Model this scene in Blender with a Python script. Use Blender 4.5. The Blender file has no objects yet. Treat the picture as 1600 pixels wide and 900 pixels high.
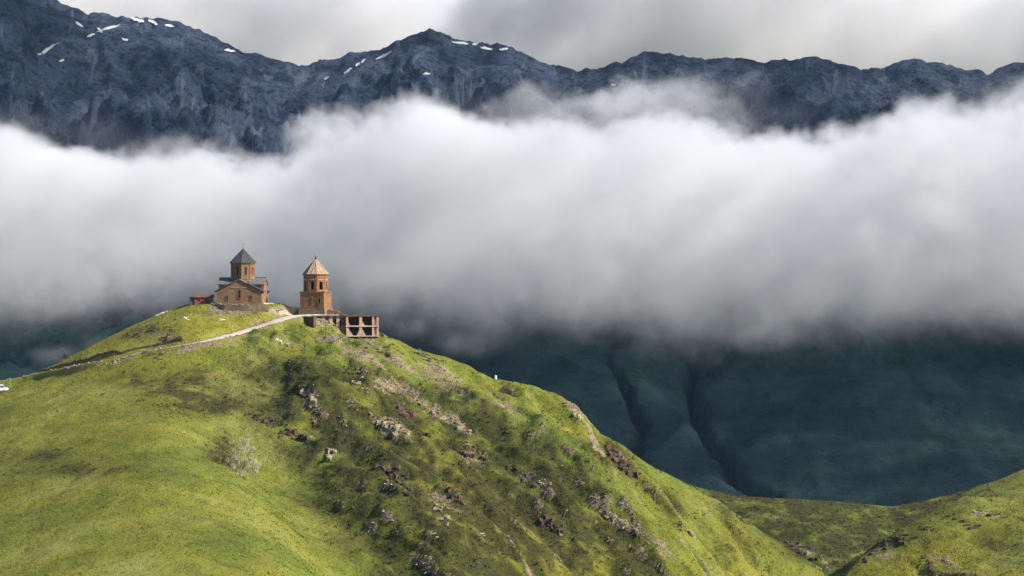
import bpy, bmesh, math, random
import numpy as np
from mathutils import Vector, Matrix, noise as mnoise

# ------------------------------------------------------------------ camera, sky, sun, exposure
F = 4537.0                      # focal length in photo pixels (1600 wide)
scene = bpy.context.scene
col = scene.collection
R = math.radians
random.seed(4)

cam_d = bpy.data.cameras.new('camera'); cam = bpy.data.objects.new('camera', cam_d); col.objects.link(cam)
cam_d.sensor_width = 36.0; cam_d.lens = 36.0 * F / 1600.0
cam_d.clip_start = 1.0; cam_d.clip_end = 60000.0
cam.location = (0, 0, 0); cam.rotation_euler = (R(90), 0, 0)
scene.camera = cam

SUN_EL, SUN_AZ = 35.0, 70.0     # azimuth: degrees to the right of straight behind the camera
to_sun = Vector((math.sin(R(SUN_AZ)) * math.cos(R(SUN_EL)), -math.cos(R(SUN_AZ)) * math.cos(R(SUN_EL)), math.sin(R(SUN_EL))))
world = bpy.data.worlds.new('World'); scene.world = world; world.use_nodes = True
wn = world.node_tree; wn.nodes.clear()
sky = wn.nodes.new('ShaderNodeTexSky'); sky.sky_type = 'NISHITA'; sky.sun_disc = False
sky.sun_elevation = R(SUN_EL); sky.sun_rotation = math.atan2(to_sun.x, to_sun.y)
sky.altitude = 2000.0; sky.dust_density = 1.0
bgn = wn.nodes.new('ShaderNodeBackground'); bgn.inputs['Strength'].default_value = 0.08
wo = wn.nodes.new('ShaderNodeOutputWorld')
wn.links.new(sky.outputs[0], bgn.inputs[0]); wn.links.new(bgn.outputs[0], wo.inputs[0])

sl = bpy.data.lights.new('sun', 'SUN'); sl.energy = 4.6; sl.angle = R(0.6); sl.color = (1.0, 0.93, 0.82)
so = bpy.data.objects.new('sun', sl); col.objects.link(so)
so.rotation_euler = (-to_sun).to_track_quat('-Z', 'Y').to_euler(); so.location = (300, -300, 600)

scene.view_settings.view_transform = 'Standard'; scene.view_settings.look = 'None'
scene.view_settings.exposure = 1.35; scene.view_settings.gamma = 1.0
scene.view_settings.use_curve_mapping = False
cy = scene.cycles
cy.use_denoising = True; cy.max_bounces = 6; cy.diffuse_bounces = 3; cy.volume_bounces = 3
cy.transparent_max_bounces = 8; cy.use_adaptive_sampling = True; cy.adaptive_threshold = 0.02
cy.volume_max_steps = 512
try: cy.denoiser = 'OPENIMAGEDENOISE'
except Exception: pass

# ------------------------------------------------------------------ helpers
def tag(o, label=None, cat=None, group=None, kind=None):
    if label: o['label'] = label
    if cat: o['category'] = cat
    if group: o['group'] = group
    if kind: o['kind'] = kind
    return o

def empty(name, loc=(0, 0, 0), rz=0.0):
    o = bpy.data.objects.new(name, None); col.objects.link(o)
    o.location = loc; o.rotation_euler = (0, 0, rz); o.empty_display_size = 0.5
    return o

def link_mesh(name, me, mat=None, parent=None, loc=None, rz=0.0):
    o = bpy.data.objects.new(name, me); col.objects.link(o)
    if mat and not me.materials: me.materials.append(mat)
    if parent: o.parent = parent
    if loc is not None: o.location = loc
    if rz: o.rotation_euler = (0, 0, rz)
    return o

def obj(name, bm, mat, parent=None, loc=None, rz=0.0, smooth=False):
    bmesh.ops.recalc_face_normals(bm, faces=bm.faces)
    me = bpy.data.meshes.new(name); bm.to_mesh(me); bm.free()
    if smooth:
        for p in me.polygons: p.use_smooth = True
    return link_mesh(name, me, mat, parent, loc, rz)

def box(bm, x0, x1, y0, y1, z0, z1):
    v = [bm.verts.new(c) for c in ((x0,y0,z0),(x1,y0,z0),(x1,y1,z0),(x0,y1,z0),(x0,y0,z1),(x1,y0,z1),(x1,y1,z1),(x0,y1,z1))]
    for f in ((0,3,2,1),(4,5,6,7),(0,1,5,4),(1,2,6,5),(2,3,7,6),(3,0,4,7)): bm.faces.new([v[i] for i in f])

def prism(bm, poly, axis, a, b):
    """poly of (u,v); extruded along axis 'y' (u=x,v=z) or 'x' (u=y,v=z) or 'z' (u=x,v=y)"""
    def P(u, v, w):
        return (u, w, v) if axis == 'y' else ((w, u, v) if axis == 'x' else (u, v, w))
    A = [bm.verts.new(P(u, v, a)) for u, v in poly]; B = [bm.verts.new(P(u, v, b)) for u, v in poly]
    bm.faces.new(A); bm.faces.new(B[::-1])
    n = len(poly)
    for i in range(n): bm.faces.new((A[i], A[(i+1) % n], B[(i+1) % n], B[i]))

def ngon(n, r, rot=0.0, cx=0, cy_=0):
    return [(cx + r*math.cos(rot + 2*math.pi*i/n), cy_ + r*math.sin(rot + 2*math.pi*i/n)) for i in range(n)]

def frustum(bm, n, r0, r1, z0, z1, rot=0.0):
    A = [bm.verts.new((x, y, z0)) for x, y in ngon(n, r0, rot)]
    bm.faces.new(A[::-1])
    if r1 < 1e-3:
        t = bm.verts.new((0, 0, z1))
        for i in range(n): bm.faces.new((A[i], A[(i+1) % n], t))
    else:
        B = [bm.verts.new((x, y, z1)) for x, y in ngon(n, r1, rot)]
        bm.faces.new(B)
        for i in range(n): bm.faces.new((A[i], A[(i+1) % n], B[(i+1) % n], B[i]))

def bar(bm, p, q, w, n=4):
    p = Vector(p); q = Vector(q); d = (q - p).normalized()
    s = d.cross(Vector((0, 0, 1)));  s = s.normalized() if s.length > 1e-4 else Vector((1, 0, 0))
    u = s.cross(d)
    A = []; B = []
    for i in range(n):
        a = 2*math.pi*(i+.5)/n; o = (s*math.cos(a) + u*math.sin(a)) * w
        A.append(bm.verts.new(p + o)); B.append(bm.verts.new(q + o))
    bm.faces.new(A[::-1]); bm.faces.new(B)
    for i in range(n): bm.faces.new((A[i], A[(i+1) % n], B[(i+1) % n], B[i]))

# node helper
class NT:
    def __init__(s, tree): s.t = tree
    def n(s, typ, ins=None, **props):
        nd = s.t.nodes.new(typ)
        for k, v in props.items(): setattr(nd, k, v)
        for k, v in (ins or {}).items():
            sock = nd.inputs[k]
            if isinstance(v, bpy.types.NodeSocket): s.t.links.new(v, sock)
            else: sock.default_value = v
        return nd
    def math(s, op, a, b=0.0, c=None, clamp=False):
        nd = s.n('ShaderNodeMath', operation=op, use_clamp=clamp)
        for i, v in enumerate((a, b, c)):
            if v is None: continue
            if isinstance(v, bpy.types.NodeSocket): s.t.links.new(v, nd.inputs[i])
            else: nd.inputs[i].default_value = v
        return nd.outputs[0]
    def mix(s, fac, a, b):
        nd = s.n('ShaderNodeMix', data_type='RGBA')
        for i, v in ((0, fac), (6, a), (7, b)):
            if isinstance(v, bpy.types.NodeSocket): s.t.links.new(v, nd.inputs[i])
            else: nd.inputs[i].default_value = (*v, 1.0) if isinstance(v, tuple) and len(v) == 3 else v
        return nd.outputs[2]
    def noise(s, vec, scale, detail=4.0, rough=0.55, dist=0.0):
        return s.n('ShaderNodeTexNoise', {'Vector': vec, 'Scale': scale, 'Detail': detail, 'Roughness': rough, 'Distortion': dist}).outputs['Fac' if 'Fac' in [o.name for o in s.t.nodes[-1].outputs] else 0]
    def ramp(s, v, lo, hi):
        nd = s.n('ShaderNodeMapRange', {'Value': v, 'From Min': lo, 'From Max': hi}); nd.clamp = True
        return nd.outputs[0]

def material(name, rough=0.9, spec=0.2):
    m = bpy.data.materials.new(name); m.use_nodes = True
    t = NT(m.node_tree)
    b = m.node_tree.nodes['Principled BSDF']
    b.inputs['Roughness'].default_value = rough
    b.inputs['Specular IOR Level'].default_value = spec
    return m, t, b

def bump(t, b, h, strength, dist):
    nd = t.n('ShaderNodeBump', {'Height': h, 'Strength': strength, 'Distance': dist})
    t.t.links.new(nd.outputs[0], b.inputs['Normal'])

# ------------------------------------------------------------------ numpy noise
_perm = np.random.RandomState(11).permutation(4096)
_ga = np.random.RandomState(12).uniform(0, 2*np.pi, 4096)
_gx, _gy = np.cos(_ga), np.sin(_ga)
def perlin(x, y, seed=0):
    xi = np.floor(x).astype(np.int64); yi = np.floor(y).astype(np.int64)
    xf = x - xi; yf = y - yi
    u = xf*xf*xf*(xf*(xf*6-15)+10); v = yf*yf*yf*(yf*(yf*6-15)+10)
    def g(ix, iy, fx, fy):
        h = _perm[(_perm[(ix + seed*131) & 4095] + iy + seed*17) & 4095]
        return _gx[h]*fx + _gy[h]*fy
    a = g(xi, yi, xf, yf); b = g(xi+1, yi, xf-1, yf); c = g(xi, yi+1, xf, yf-1); d = g(xi+1, yi+1, xf-1, yf-1)
    return 1.5*((a + u*(b-a)) + v*((c + u*(d-c)) - (a + u*(b-a))))
def fbm(x, y, octv=4, seed=0, gain=0.5):
    r = 0; a = 1.0; f = 1.0
    for i in range(octv):
        r = r + a*perlin(x*f, y*f, seed+i); a *= gain; f *= 2.03
    return r
def ridged(x, y, octv=4, seed=0, gain=0.5):
    r = 0; a = 1.0; f = 1.0; w = 1.0
    for i in range(octv):
        n = 1 - np.abs(perlin(x*f, y*f, seed+i)); n = n*n*w
        w = np.clip(n*1.6, 0, 1)
        r = r + a*n; a *= gain; f *= 2.07
    return r
def sstep(a, b, x):
    t = np.clip((x-a)/(b-a), 0, 1); return t*t*(3-2*t)
def smax(a, b, k):
    h = np.clip(0.5 + 0.5*(a-b)/k, 0, 1); return b + (a-b)*h + k*h*(1-h)
def polydist(X, Y, pts):
    """distance to polyline, and parameter (index) along it"""
    best = np.full(X.shape, 1e9); par = np.zeros(X.shape)
    for i in range(len(pts)-1):
        ax, ay = pts[i][:2]; bx, by = pts[i+1][:2]
        dx, dy = bx-ax, by-ay; L = dx*dx+dy*dy
        t = np.clip(((X-ax)*dx + (Y-ay)*dy)/L, 0, 1)
        d = np.hypot(X-(ax+t*dx), Y-(ay+t*dy))
        m = d < best; best = np.where(m, d, best); par = np.where(m, i+t, par)
    return best, par

# ------------------------------------------------------------------ hill height field
RY = 880.0
ridgeA = [(-700,800),(-400,705),(-150,632),(0,594),(40,586),(75,575),(130,548),(200,512),(260,487),(300,474),(341,474.5),(420,476),(470,482),(520,491),(560,506),(595,521),
          (640,540),(700,560),(745,582),(770,592),(820,602),(870,618),(900,640),(940,680),(1000,716),(1060,749),(1130,791),(1200,837),(1285,893),(1400,965),(1600,1070),(2200,1250)]
ridgeB = [(700,900),(900,790),(1000,752),(1060,750),(1100,763),(1150,775),(1250,781),(1330,787),(1390,791),(1450,782),(1500,770),(1560,752),(1600,735),(1700,690),(1900,610),(2300,560)]
def ridge_fn(lst, Yd):
    xs = [(p-800)*Yd/F for p, q in lst]; zs = [(450-q)*Yd/F for p, q in lst]
    return lambda X: np.interp(X, xs, zs)
BY = 1050.0
zA = ridge_fn(ridgeA, RY); zB = ridge_fn(ridgeB, BY)
def zA_smooth(X):
    return sum(zA(X + o) for o in (-36, -24, -12, 0, 12, 24, 36)) / 7.0

crest = [(-42, 868), (-12, 835), (20, 800), (60, 745), (100, 690)]
gully = [(-92, 835), (-66, 775), (-36, 700), (-8, 640), (10, 590)]
crestC = [(330, 960, -20), (240, 930, -40), (165, 900, -60), (140, 890, -64), (122, 878, -69), (108, 868, -77), (96, 858, -87), (80, 840, -102), (40, 790, -130)]

def base_height(X, Y):
    d = RY - Y
    s = 0.235 + 0.075*sstep(-30, 60, X)
    blend = sstep(0, 70, d)
    zr = zA(X)*(1-blend) + zA_smooth(X)*blend
    df = np.maximum(d, 0)
    a = zr - s*df + 0.8*np.exp(-((d-30)/25)**2)
    a = np.where(d < 0, zr - 0.55*(-d) - 0.0, a)
    # spur crest and gully
    dc, tc = polydist(X, Y, crest)
    a = a + 18.0*np.exp(-(dc/16)**2) * np.interp(tc, [0, .5, 1, 2, 3, 4], [0, .15, .4, .9, 1, 1])
    dg, tg = polydist(X, Y, gully)
    a = a - 15.0*np.exp(-(dg/19)**2) * np.clip(tg/0.9, 0, 1)
    # saddle ridge B
    db = BY - Y
    b = zB(X) - np.where(db > 0, 0.20*db, -0.42*db) + 0.6*fbm(X/60, Y/60, 3, 21)
    b = b - np.abs(db > 0)*0
    # near right hill C
    dcc, tcc = polydist(X, Y, [c[:2] for c in crestC])
    zc = np.interp(tcc, range(len(crestC)), [c[2] for c in crestC])
    front = (Y < np.interp(X, [c[0] for c in crestC[::-1]], [c[1] for c in crestC[::-1]]))
    c = zc - np.where(front, 0.17*dcc, 0.62*dcc) + 1.5*fbm(X/40, Y/40, 2, 31)
    z = smax(smax(a, b, 4.0), c, 3.0)
    near = -2.5 - 0.20*np.maximum(Y, 0) + 0.1*np.minimum(Y, 0)
    near = np.maximum(near, -96.0 - 0.0*Y)
    near = np.where(Y > 560, -96 - (Y-560)*0.5, near)
    z = smax(z, near, 12.0)
    return np.maximum(z, -235.0 + 3*fbm(X/300, Y/300, 2, 5))

def rough_mask(X, Y):
    dc, tc = polydist(X, Y, crest)
    dg, tg = polydist(X, Y, gully)
    side = sstep(-8, 10, X - np.interp(-Y, [-900, -835, -775, -700, -640, -560], [-95, -80, -58, -30, -2, 20]))
    return np.clip(side, 0, 1)*(1-0.72*sstep(75, 105, X))

def detail(X, Y):
    rm = rough_mask(X, Y)
    n = 1.6*fbm(X/55, Y/55, 3, 1)
    # diagonal streaks down the spur
    ux = 0.63*X - 0.78*Y; vx = 0.78*X + 0.63*Y
    st = fbm(vx/9, ux/34, 4, 7, 0.55)
    rg = ridged(vx/20, ux/44, 4, 9)
    n = n + rm*(2.0*st + 3.4*(rg-0.9)) + (1-rm)*0.55*fbm(X/16, Y/16, 3, 15)
    n = n + (0.10+0.30*rm)*fbm(X/3.2, Y/3.2, 3, 19)
    return n

GX0, GX1, GY0, GY1, GS = -232.0, 272.0, 575.0, 1119.0, 0.8
gx = np.arange(GX0, GX1+.01, GS); gy = np.arange(GY0, GY1+.01, GS)
GXX, GYY = np.meshgrid(gx, gy)
H = base_height(GXX, GYY)
fade = 1 - 0.75*np.exp(-((GYY-RY)/9)**2)*(GXX < 95)           # keep the skyline where it is
fade = fade*(1 - 0.88*np.exp(-((GYY-BY)/30)**2)*sstep(30, 60, GXX))
summit = sstep(30, 12, np.abs(GXX+70)) * sstep(22, 10, np.abs(GYY-880))
H = H + detail(GXX, GYY)*fade*(1-0.85*summit)
# level ground under the church
def level(cx, cy_, rx, ry, z):
    global H
    k = sstep(1.25, 0.95, np.maximum(np.abs(GXX-cx)/rx, np.abs(GYY-cy_)/ry))
    H = H*(1-k) + z*k

def hz(x, y):
    u = np.clip((x-GX0)/GS, 0, len(gx)-1.001); v = np.clip((y-GY0)/GS, 0, len(gy)-1.001)
    i = np.floor(u).astype(int); j = np.floor(v).astype(int); fu = u-i; fv = v-j
    return (H[j,i]*(1-fu)+H[j,i+1]*fu)*(1-fv) + (H[j+1,i]*(1-fu)+H[j+1,i+1]*fu)*fv
def at(px, py, y0=590.0, y1=1115.0):
    """point of the ground seen at a photo pixel"""
    Ys = np.arange(y0, y1, 0.25); Xs = (px-800)/F*Ys; Zr = (450-py)/F*Ys
    dlt = hz(Xs, Ys) - Zr
    hit = np.nonzero(dlt > 0)[0]
    k = hit[0] if len(hit) else int(np.argmax(dlt/Ys))
    return Vector((float(Xs[k]), float(Ys[k]), float(hz(Xs[k], Ys[k]))))

level(-81.5, 880, 12, 7, -4.9)
level(-54.6, 867.5, 6.2, 5.5, -11.9)
level(-44.2, 867.0, 6.4, 5.5, -15.2)
# footpath bench
path_px = [(505,491.5),(478,492),(455,494),(430,502),(400,513),(370,522),(330,532),(290,538.5),(240,547),(190,557.5),(140,568),(95,578),(60,584),(20,592),(-40,604)]
pp = [at(a, b) for a, b in path_px]
def chaikin(p):
    o = [p[0]]
    for a, b in zip(p, p[1:]): o += [a.lerp(b, .25), a.lerp(b, .75)]
    return o + [p[-1]]
pp = chaikin(chaikin(pp))
pz = np.array([p.z for p in pp]); 
for _ in range(12): pz[1:-1] = 0.25*pz[:-2] + 0.5*pz[1:-1] + 0.25*pz[2:]
dP, tP = polydist(GXX, GYY, pp)
zP = np.interp(tP, range(len(pp)), pz)
WP = np.interp(tP, [0, len(pp)*0.1, len(pp)*0.25, len(pp)*0.45, len(pp)], [4.2, 3.4, 2.6, 1.9, 1.4])
kP = sstep(WP+3.0, WP+0.4, dP)
H = H*(1-kP) + zP*kP

# ------------------------------------------------------------------ ground masks (what grows or lies where, with some painted slope shade)
PXX = 800 + F*GXX/GYY; PYY = 450 - F*H/GYY
wx = 9*fbm(GXX/14, GYY/14, 3, 41); wy = 9*fbm(GXX/14, GYY/14, 3, 51)
def blob(m, px, py, rx, ry, a=0, s=1.0):
    c, sn = math.cos(R(a)), math.sin(R(a))
    g = at(px, py); k = F/g.y
    # ground-plane ellipse: photo axes are turned into ground metres, up-slope foreshortened
    dx = (GXX-g.x)*k + wx; dy = (H-g.z - (GYY-g.y)*g.z/g.y*0)*-k + (GYY-g.y)*(g.z/g.y)*k*0 + wy
    dy = (PYY-py) + wy; dx = (PXX-px) + wx
    u = (c*dx + sn*dy)/rx; v = (-sn*dx + c*dy)/ry
    return np.maximum(m, s*np.exp(-(u*u+v*v)))
heath = np.zeros_like(H)  # dark vegetation, with the shade of gully and saddle painted in
for b in [(1200,805,80,18,10,.9),(1340,845,90,24,-5,.9),(1270,870,60,16,20,1),(760,860,110,30,25,.9),(700,720,110,24,32,.8),(640,800,90,30,30,.7),(900,790,60,16,35,.6),(560,690,120,30,30,.9),(680,770,150,45,32,.95),(800,830,140,40,32,.9),(1290,840,110,36,5,.95),(430,640,80,20,20,.7),(560,850,90,30,20,.5),(300,615,95,30,12,1),(230,600,60,16,5,.8),(350,640,60,18,10,.9),(120,735,110,14,0,.5),(60,715,70,18,0,.45),(350,705,26,22,0,.9),(560,640,80,28,25,.8),(640,690,70,30,30,.9),
          (600,720,80,30,30,.9),(720,740,80,40,32,1),(800,770,90,40,32,1),(860,820,70,28,32,1),(700,800,70,35,32,.8),(640,830,80,35,25,.7),(880,730,40,18,35,.5),(960,715,45,20,40,1),(1050,790,30,12,40,.6),
          (1240,830,60,20,30,.8),(1300,830,90,35,0,.7),(1400,810,60,20,0,.5),(520,790,60,20,20,.5),(240,520,35,12,0,.7),(480,640,40,22,20,.6),(780,870,90,18,20,.6),(1500,790,60,15,-20,.5),(1560,850,60,14,5,.6)]:
    heath = blob(heath, *b)
rock = np.zeros_like(H)
for b in [(690,650,55,9,32,1),(660,630,30,9,32,.8),(980,820,58,8,33,1),(945,795,25,6,33,.8),(1040,865,30,5,33,.7),(570,560,60,14,22,.75),(620,560,50,16,25,.6),(520,530,40,9,12,.7),(455,535,50,8,5,.6),
          (370,485,60,7,4,.9),(330,480,25,6,0,.7),(600,600,40,14,30,.7),(690,590,60,16,28,.7),(640,575,60,14,28,.6),(800,640,50,14,32,.55),(860,680,50,10,35,.45),(470,680,28,10,10,.8),(620,670,35,10,32,.8),
          (700,790,40,10,38,.7),(740,720,30,12,30,.7),(900,690,20,8,40,.5),(300,545,70,6,-8,.9),(200,560,70,5,-12,.8),(120,575,50,4,-14,.7),(260,525,50,9,0,.5),(1390,870,35,12,-20,.6),(1480,880,40,8,25,.7),
          (485,625,18,16,40,.6),(1270,870,40,6,35,.8),(900,640,30,7,42,.8),(965,710,45,6,38,.6),(1540,805,40,8,5,.6),(1120,825,60,4,35,.3)]:
    rock = blob(rock, *b)
# flank and saddle turn from the sun; their shade is painted as dark growth
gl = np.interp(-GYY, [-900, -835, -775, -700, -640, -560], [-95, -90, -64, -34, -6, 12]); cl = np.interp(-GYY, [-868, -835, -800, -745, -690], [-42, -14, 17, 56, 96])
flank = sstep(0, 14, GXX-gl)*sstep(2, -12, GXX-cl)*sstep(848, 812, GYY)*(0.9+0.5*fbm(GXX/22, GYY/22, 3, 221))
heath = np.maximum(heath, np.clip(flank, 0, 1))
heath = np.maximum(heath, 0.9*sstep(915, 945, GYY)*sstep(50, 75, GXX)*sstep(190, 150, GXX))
n_hi = fbm(GXX/2.6, GYY/2.6, 3, 61); n_mid = fbm(GXX/9, GYY/9, 3, 71)
rock = np.clip(rock*(0.85+0.9*n_hi+0.5*n_mid), 0, 1)
gyy, gxx = np.gradient(H, GS); slope = np.hypot(gxx, gyy)
rock = np.clip(np.maximum(rock, 0.85*sstep(1.2, 1.7, slope)), 0, 1)
verge = np.clip(sstep(WP+3.0, WP+0.3, dP)*(0.9+0.7*n_hi), 0, 1)
rock = np.maximum(rock, 0.6*verge)
bare = sstep(0.25, -0.1, dP-WP+0.5*n_hi)
bare = np.maximum(bare, blob(np.zeros_like(H), 480, 490, 60, 4, 0, 1.0)*(GYY < 884))
# lumps of rock stand proud
H = H + rock*(0.35+0.55*np.abs(n_hi))*(1-bare)*0.9*(1-0.8*summit)*(1-kP)
heath_shade_n = np.clip(heath*(1.15+1.0*n_mid+0.45*n_hi), 0, 1)

def grid_mesh(name, X, Y, Z):
    ny, nx = X.shape
    me = bpy.data.meshes.new(name)
    co = np.stack([X, Y, Z], -1).reshape(-1, 3).astype(np.float32)
    i = np.arange(ny*nx).reshape(ny, nx)
    q = np.stack([i[:-1,:-1], i[:-1,1:], i[1:,1:], i[1:,:-1]], -1).reshape(-1, 4).astype(np.int32)
    me.vertices.add(len(co)); me.vertices.foreach_set('co', co.ravel())
    me.loops.add(q.size); me.loops.foreach_set('vertex_index', q.ravel())
    me.polygons.add(len(q)); me.polygons.foreach_set('loop_start', np.arange(0, q.size, 4, dtype=np.int32))
    me.polygons.foreach_set('use_smooth', np.ones(len(q), bool))
    me.update(calc_edges=True); me.validate()
    return me
def attr(me, name, arr):
    a = me.attributes.new(name, 'FLOAT', 'POINT'); a.data.foreach_set('value', arr.reshape(-1).astype(np.float32))

# ------------------------------------------------------------------ materials
def grass_nodes(t):
    pos = t.n('ShaderNodeNewGeometry').outputs['Position']
    n1 = t.noise(pos, 0.014, 4, 0.6); n2 = t.noise(pos, 0.10, 5, 0.65); n3 = t.noise(pos, 0.9, 4, 0.7); n0 = t.noise(pos, 0.035, 4, 0.6)
    c = t.mix(t.ramp(n1, .40, .60), (0.112, 0.134, 0.018), (0.168, 0.158, 0.018))
    c = t.mix(t.math('MULTIPLY', t.ramp(n0, .50, .66), .7), c, (0.200, 0.205, 0.055))
    c = t.mix(t.math('MULTIPLY', t.ramp(n0, .47, .34), .65), c, (0.062, 0.082, 0.012))
    c = t.mix(t.math('MULTIPLY', t.ramp(n2, .52, .70), .6), c, (0.080, 0.088, 0.016))
    c = t.mix(t.math('MULTIPLY', t.ramp(n2, .44, .28), .55), c, (0.200, 0.140, 0.034))
    c = t.mix(t.math('MULTIPLY', t.ramp(n3, .52, .70), .35), c, (0.058, 0.062, 0.014))
    c = t.mix(t.math('MULTIPLY', t.ramp(n3, .48, .32), .3), c, (0.225, 0.220, 0.075))
    return pos, n2, n3, c

def ground_material():
    m, t, b = material('hill_turf', 0.95, 0.1)
    pos, n2, n3, c = grass_nodes(t)
    def A(n): return t.n('ShaderNodeAttribute', attribute_name=n).outputs['Fac']
    hc = t.mix(t.ramp(n3, .35, .65), (0.018, 0.024, 0.006), (0.050, 0.045, 0.013))  # dark plant tone that also carries the painted slope shade
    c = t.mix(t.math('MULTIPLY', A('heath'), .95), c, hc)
    n4 = t.noise(pos, 1.6, 4, .7); n5 = t.noise(pos, .25, 3, .6)
    rc = t.mix(t.ramp(n4, .36, .64), (0.080, 0.058, 0.034), (0.27, 0.215, 0.130))
    rc = t.mix(t.math('MULTIPLY', t.ramp(n5, .52, .66), .6), rc, (0.13, 0.085, 0.06))
    c = t.mix(t.ramp(t.math('ADD', A('rock'), t.math('MULTIPLY', t.math('SUBTRACT', n4, .5), .9)), .30, .62), c, rc)
    dc = t.mix(t.ramp(n4, .35, .65), (0.30, 0.26, 0.21), (0.50, 0.45, 0.38))
    c = t.mix(A('bare'), c, dc)
    t.t.links.new(c, b.inputs['Base Color'])
    h = t.math('ADD', t.noise(pos, 1.3, 5, .7), t.math('MULTIPLY', t.noise(pos, .35, 3, .6), 1.2))
    bump(t, b, h, 0.9, 0.9)
    return m
turf = ground_material()

me = grid_mesh('hill', GXX, GYY, H)
attr(me, 'heath', heath_shade_n); attr(me, 'rock', rock); attr(me, 'bare', bare)
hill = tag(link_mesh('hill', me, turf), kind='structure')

# wide ground sheet: the valley, the camera's own slope and on to the horizon
cxs = np.concatenate([[-30000, -12000, -6000, -3000, -1800], np.arange(-1000, 1001, 16), [1800, 3000, 6000, 12000, 30000]])
cys = np.concatenate([[-12000, -5000, -2000, -800], np.arange(-200, 1801, 16), [2400, 3500, 6000, 12000, 40000]])
CX, CY = np.meshgrid(cxs.astype(float), cys.astype(float))
CZ = base_height(CX, CY)
far = (np.abs(CX) > 1000) | (CY > 1500); CZ = np.where(far, np.minimum(CZ, -232.0), CZ)
inside = (CX > GX0-8) & (CX < GX1+8) & (CY > GY0-8) & (CY < GY1+8)
CZ = np.where(inside, CZ-9.0, CZ-0.4)
me = grid_mesh('ground', CX, CY, CZ)
link_mesh('ground', me, turf)['kind'] = 'structure'

# ------------------------------------------------------------------ mountains
MY = 3200.0
ridgeM = [(-900,60),(-500,-120),(-200,-150),(0,-62),(60,-22),(100,2),(150,20),(200,28),(250,30),(290,42),(340,62),(380,78),(430,93),(480,100),(520,92),(545,84),(560,82),(600,75),(615,66),(640,55),(670,47),(700,55),(740,68),(800,72),(830,85),(870,105),(900,109),(930,105),(960,95),
          (1000,85),(1030,80),(1060,87),(1095,90),(1130,93),(1160,91),(1200,95),(1230,92),(1280,93),(1300,98),(1340,107),(1380,104),(1430,92),(1480,100),(1540,110),(1600,98),(1700,70),(2000,60),(2500,160)]
zM = ridge_fn(ridgeM, MY)
def mountain_height(X, Y):
    t = np.clip((MY-Y)/1500.0, -0.6, 1.15)
    zr = zM(X); bl = sstep(0.03, 0.35, t)
    zs = sum(zM(X+o) for o in (-120,-80,-40,0,40,80,120))/7
    zr = zr*(1-bl) + zs*bl
    foot = -215.0 - 20*np.clip(t-1, 0, 1)
    z = foot + (zr-foot)*np.power(np.clip(1-t, 0, 1), 1.55)
    z = np.where(t < 0, zr + t*900, z)
    up = sstep(0.015, 0.20, t)*sstep(0.60, 0.34, t)           # rugged upper part
    wxx = X + 55*fbm(X/210, Y/210, 3, 81); wyy = Y + 55*fbm(X/210, Y/210, 3, 91)
    rg = ridged(wxx/190, wyy/330, 5, 101, 0.55) - 0.95
    rg2 = ridged((wxx+0.5*wyy)/70, (wyy-0.3*wxx)/120, 4, 111, 0.55) - 0.9
    z = z + sstep(0.008, 0.05, t)*sstep(0.60, 0.34, t)*10*np.minimum(rg2, .3) + up*(54*rg + 24*rg2) + (0.10+0.90*up)*6*fbm(X/26, Y/26, 4, 121, 0.6)
    z = z + 2.6*fbm(X/17, Y/60, 3, 131) + sstep(0.35, 0.6, t)*14*fbm(X/240, Y/300, 2, 141) + sstep(0.4, 0.6, t)*5*(ridged((X+.35*Y)/85, (Y-.2*X)/260, 3, 181)-.9)
    # jagged skyline
    z = z + np.exp(-(t/0.02)**2)*(3.0*fbm(X/22, X*0+.5, 4, 151, .6))
    return z
mx = np.arange(-800, 801, 2.8); my = np.arange(1640, 3420, 3.4)
MXX, MYY = np.meshgrid(mx, my)
MH = mountain_height(MXX, MYY)
def mz(x, y):
    u = np.clip((x+800)/2.8, 0, len(mx)-1.001); v = np.clip((y-1640)/3.4, 0, len(my)-1.001)
    i = np.floor(u).astype(int); j = np.floor(v).astype(int); fu = u-i; fv = v-j
    return (MH[j,i]*(1-fu)+MH[j,i+1]*fu)*(1-fv) + (MH[j+1,i]*(1-fu)+MH[j+1,i+1]*fu)*fv
def mat_(px, py):
    Ys = np.arange(1650, 3300, 1.0); Xs = (px-800)/F*Ys; Zr = (450-py)/F*Ys
    hit = np.nonzero(mz(Xs, Ys) > Zr)[0]
    k = hit[0] if len(hit) else int(np.argmax(mz(Xs, Ys)/Ys - Zr/Ys))
    return Vector((float(Xs[k]), float(Ys[k]), float(mz(Xs[k], Ys[k]))))
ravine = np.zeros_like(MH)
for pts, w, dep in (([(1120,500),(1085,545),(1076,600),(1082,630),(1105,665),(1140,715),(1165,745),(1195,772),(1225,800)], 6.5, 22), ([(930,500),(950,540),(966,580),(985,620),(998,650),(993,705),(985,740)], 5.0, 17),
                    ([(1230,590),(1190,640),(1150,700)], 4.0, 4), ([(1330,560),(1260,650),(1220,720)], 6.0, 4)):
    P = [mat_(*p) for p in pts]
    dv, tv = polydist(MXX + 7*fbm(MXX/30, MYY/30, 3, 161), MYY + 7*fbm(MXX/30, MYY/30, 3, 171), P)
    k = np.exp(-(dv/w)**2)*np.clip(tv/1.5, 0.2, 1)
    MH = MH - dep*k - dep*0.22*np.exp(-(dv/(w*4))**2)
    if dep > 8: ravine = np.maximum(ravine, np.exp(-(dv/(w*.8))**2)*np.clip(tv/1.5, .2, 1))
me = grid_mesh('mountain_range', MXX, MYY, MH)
attr(me, 'ravine', ravine)

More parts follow.
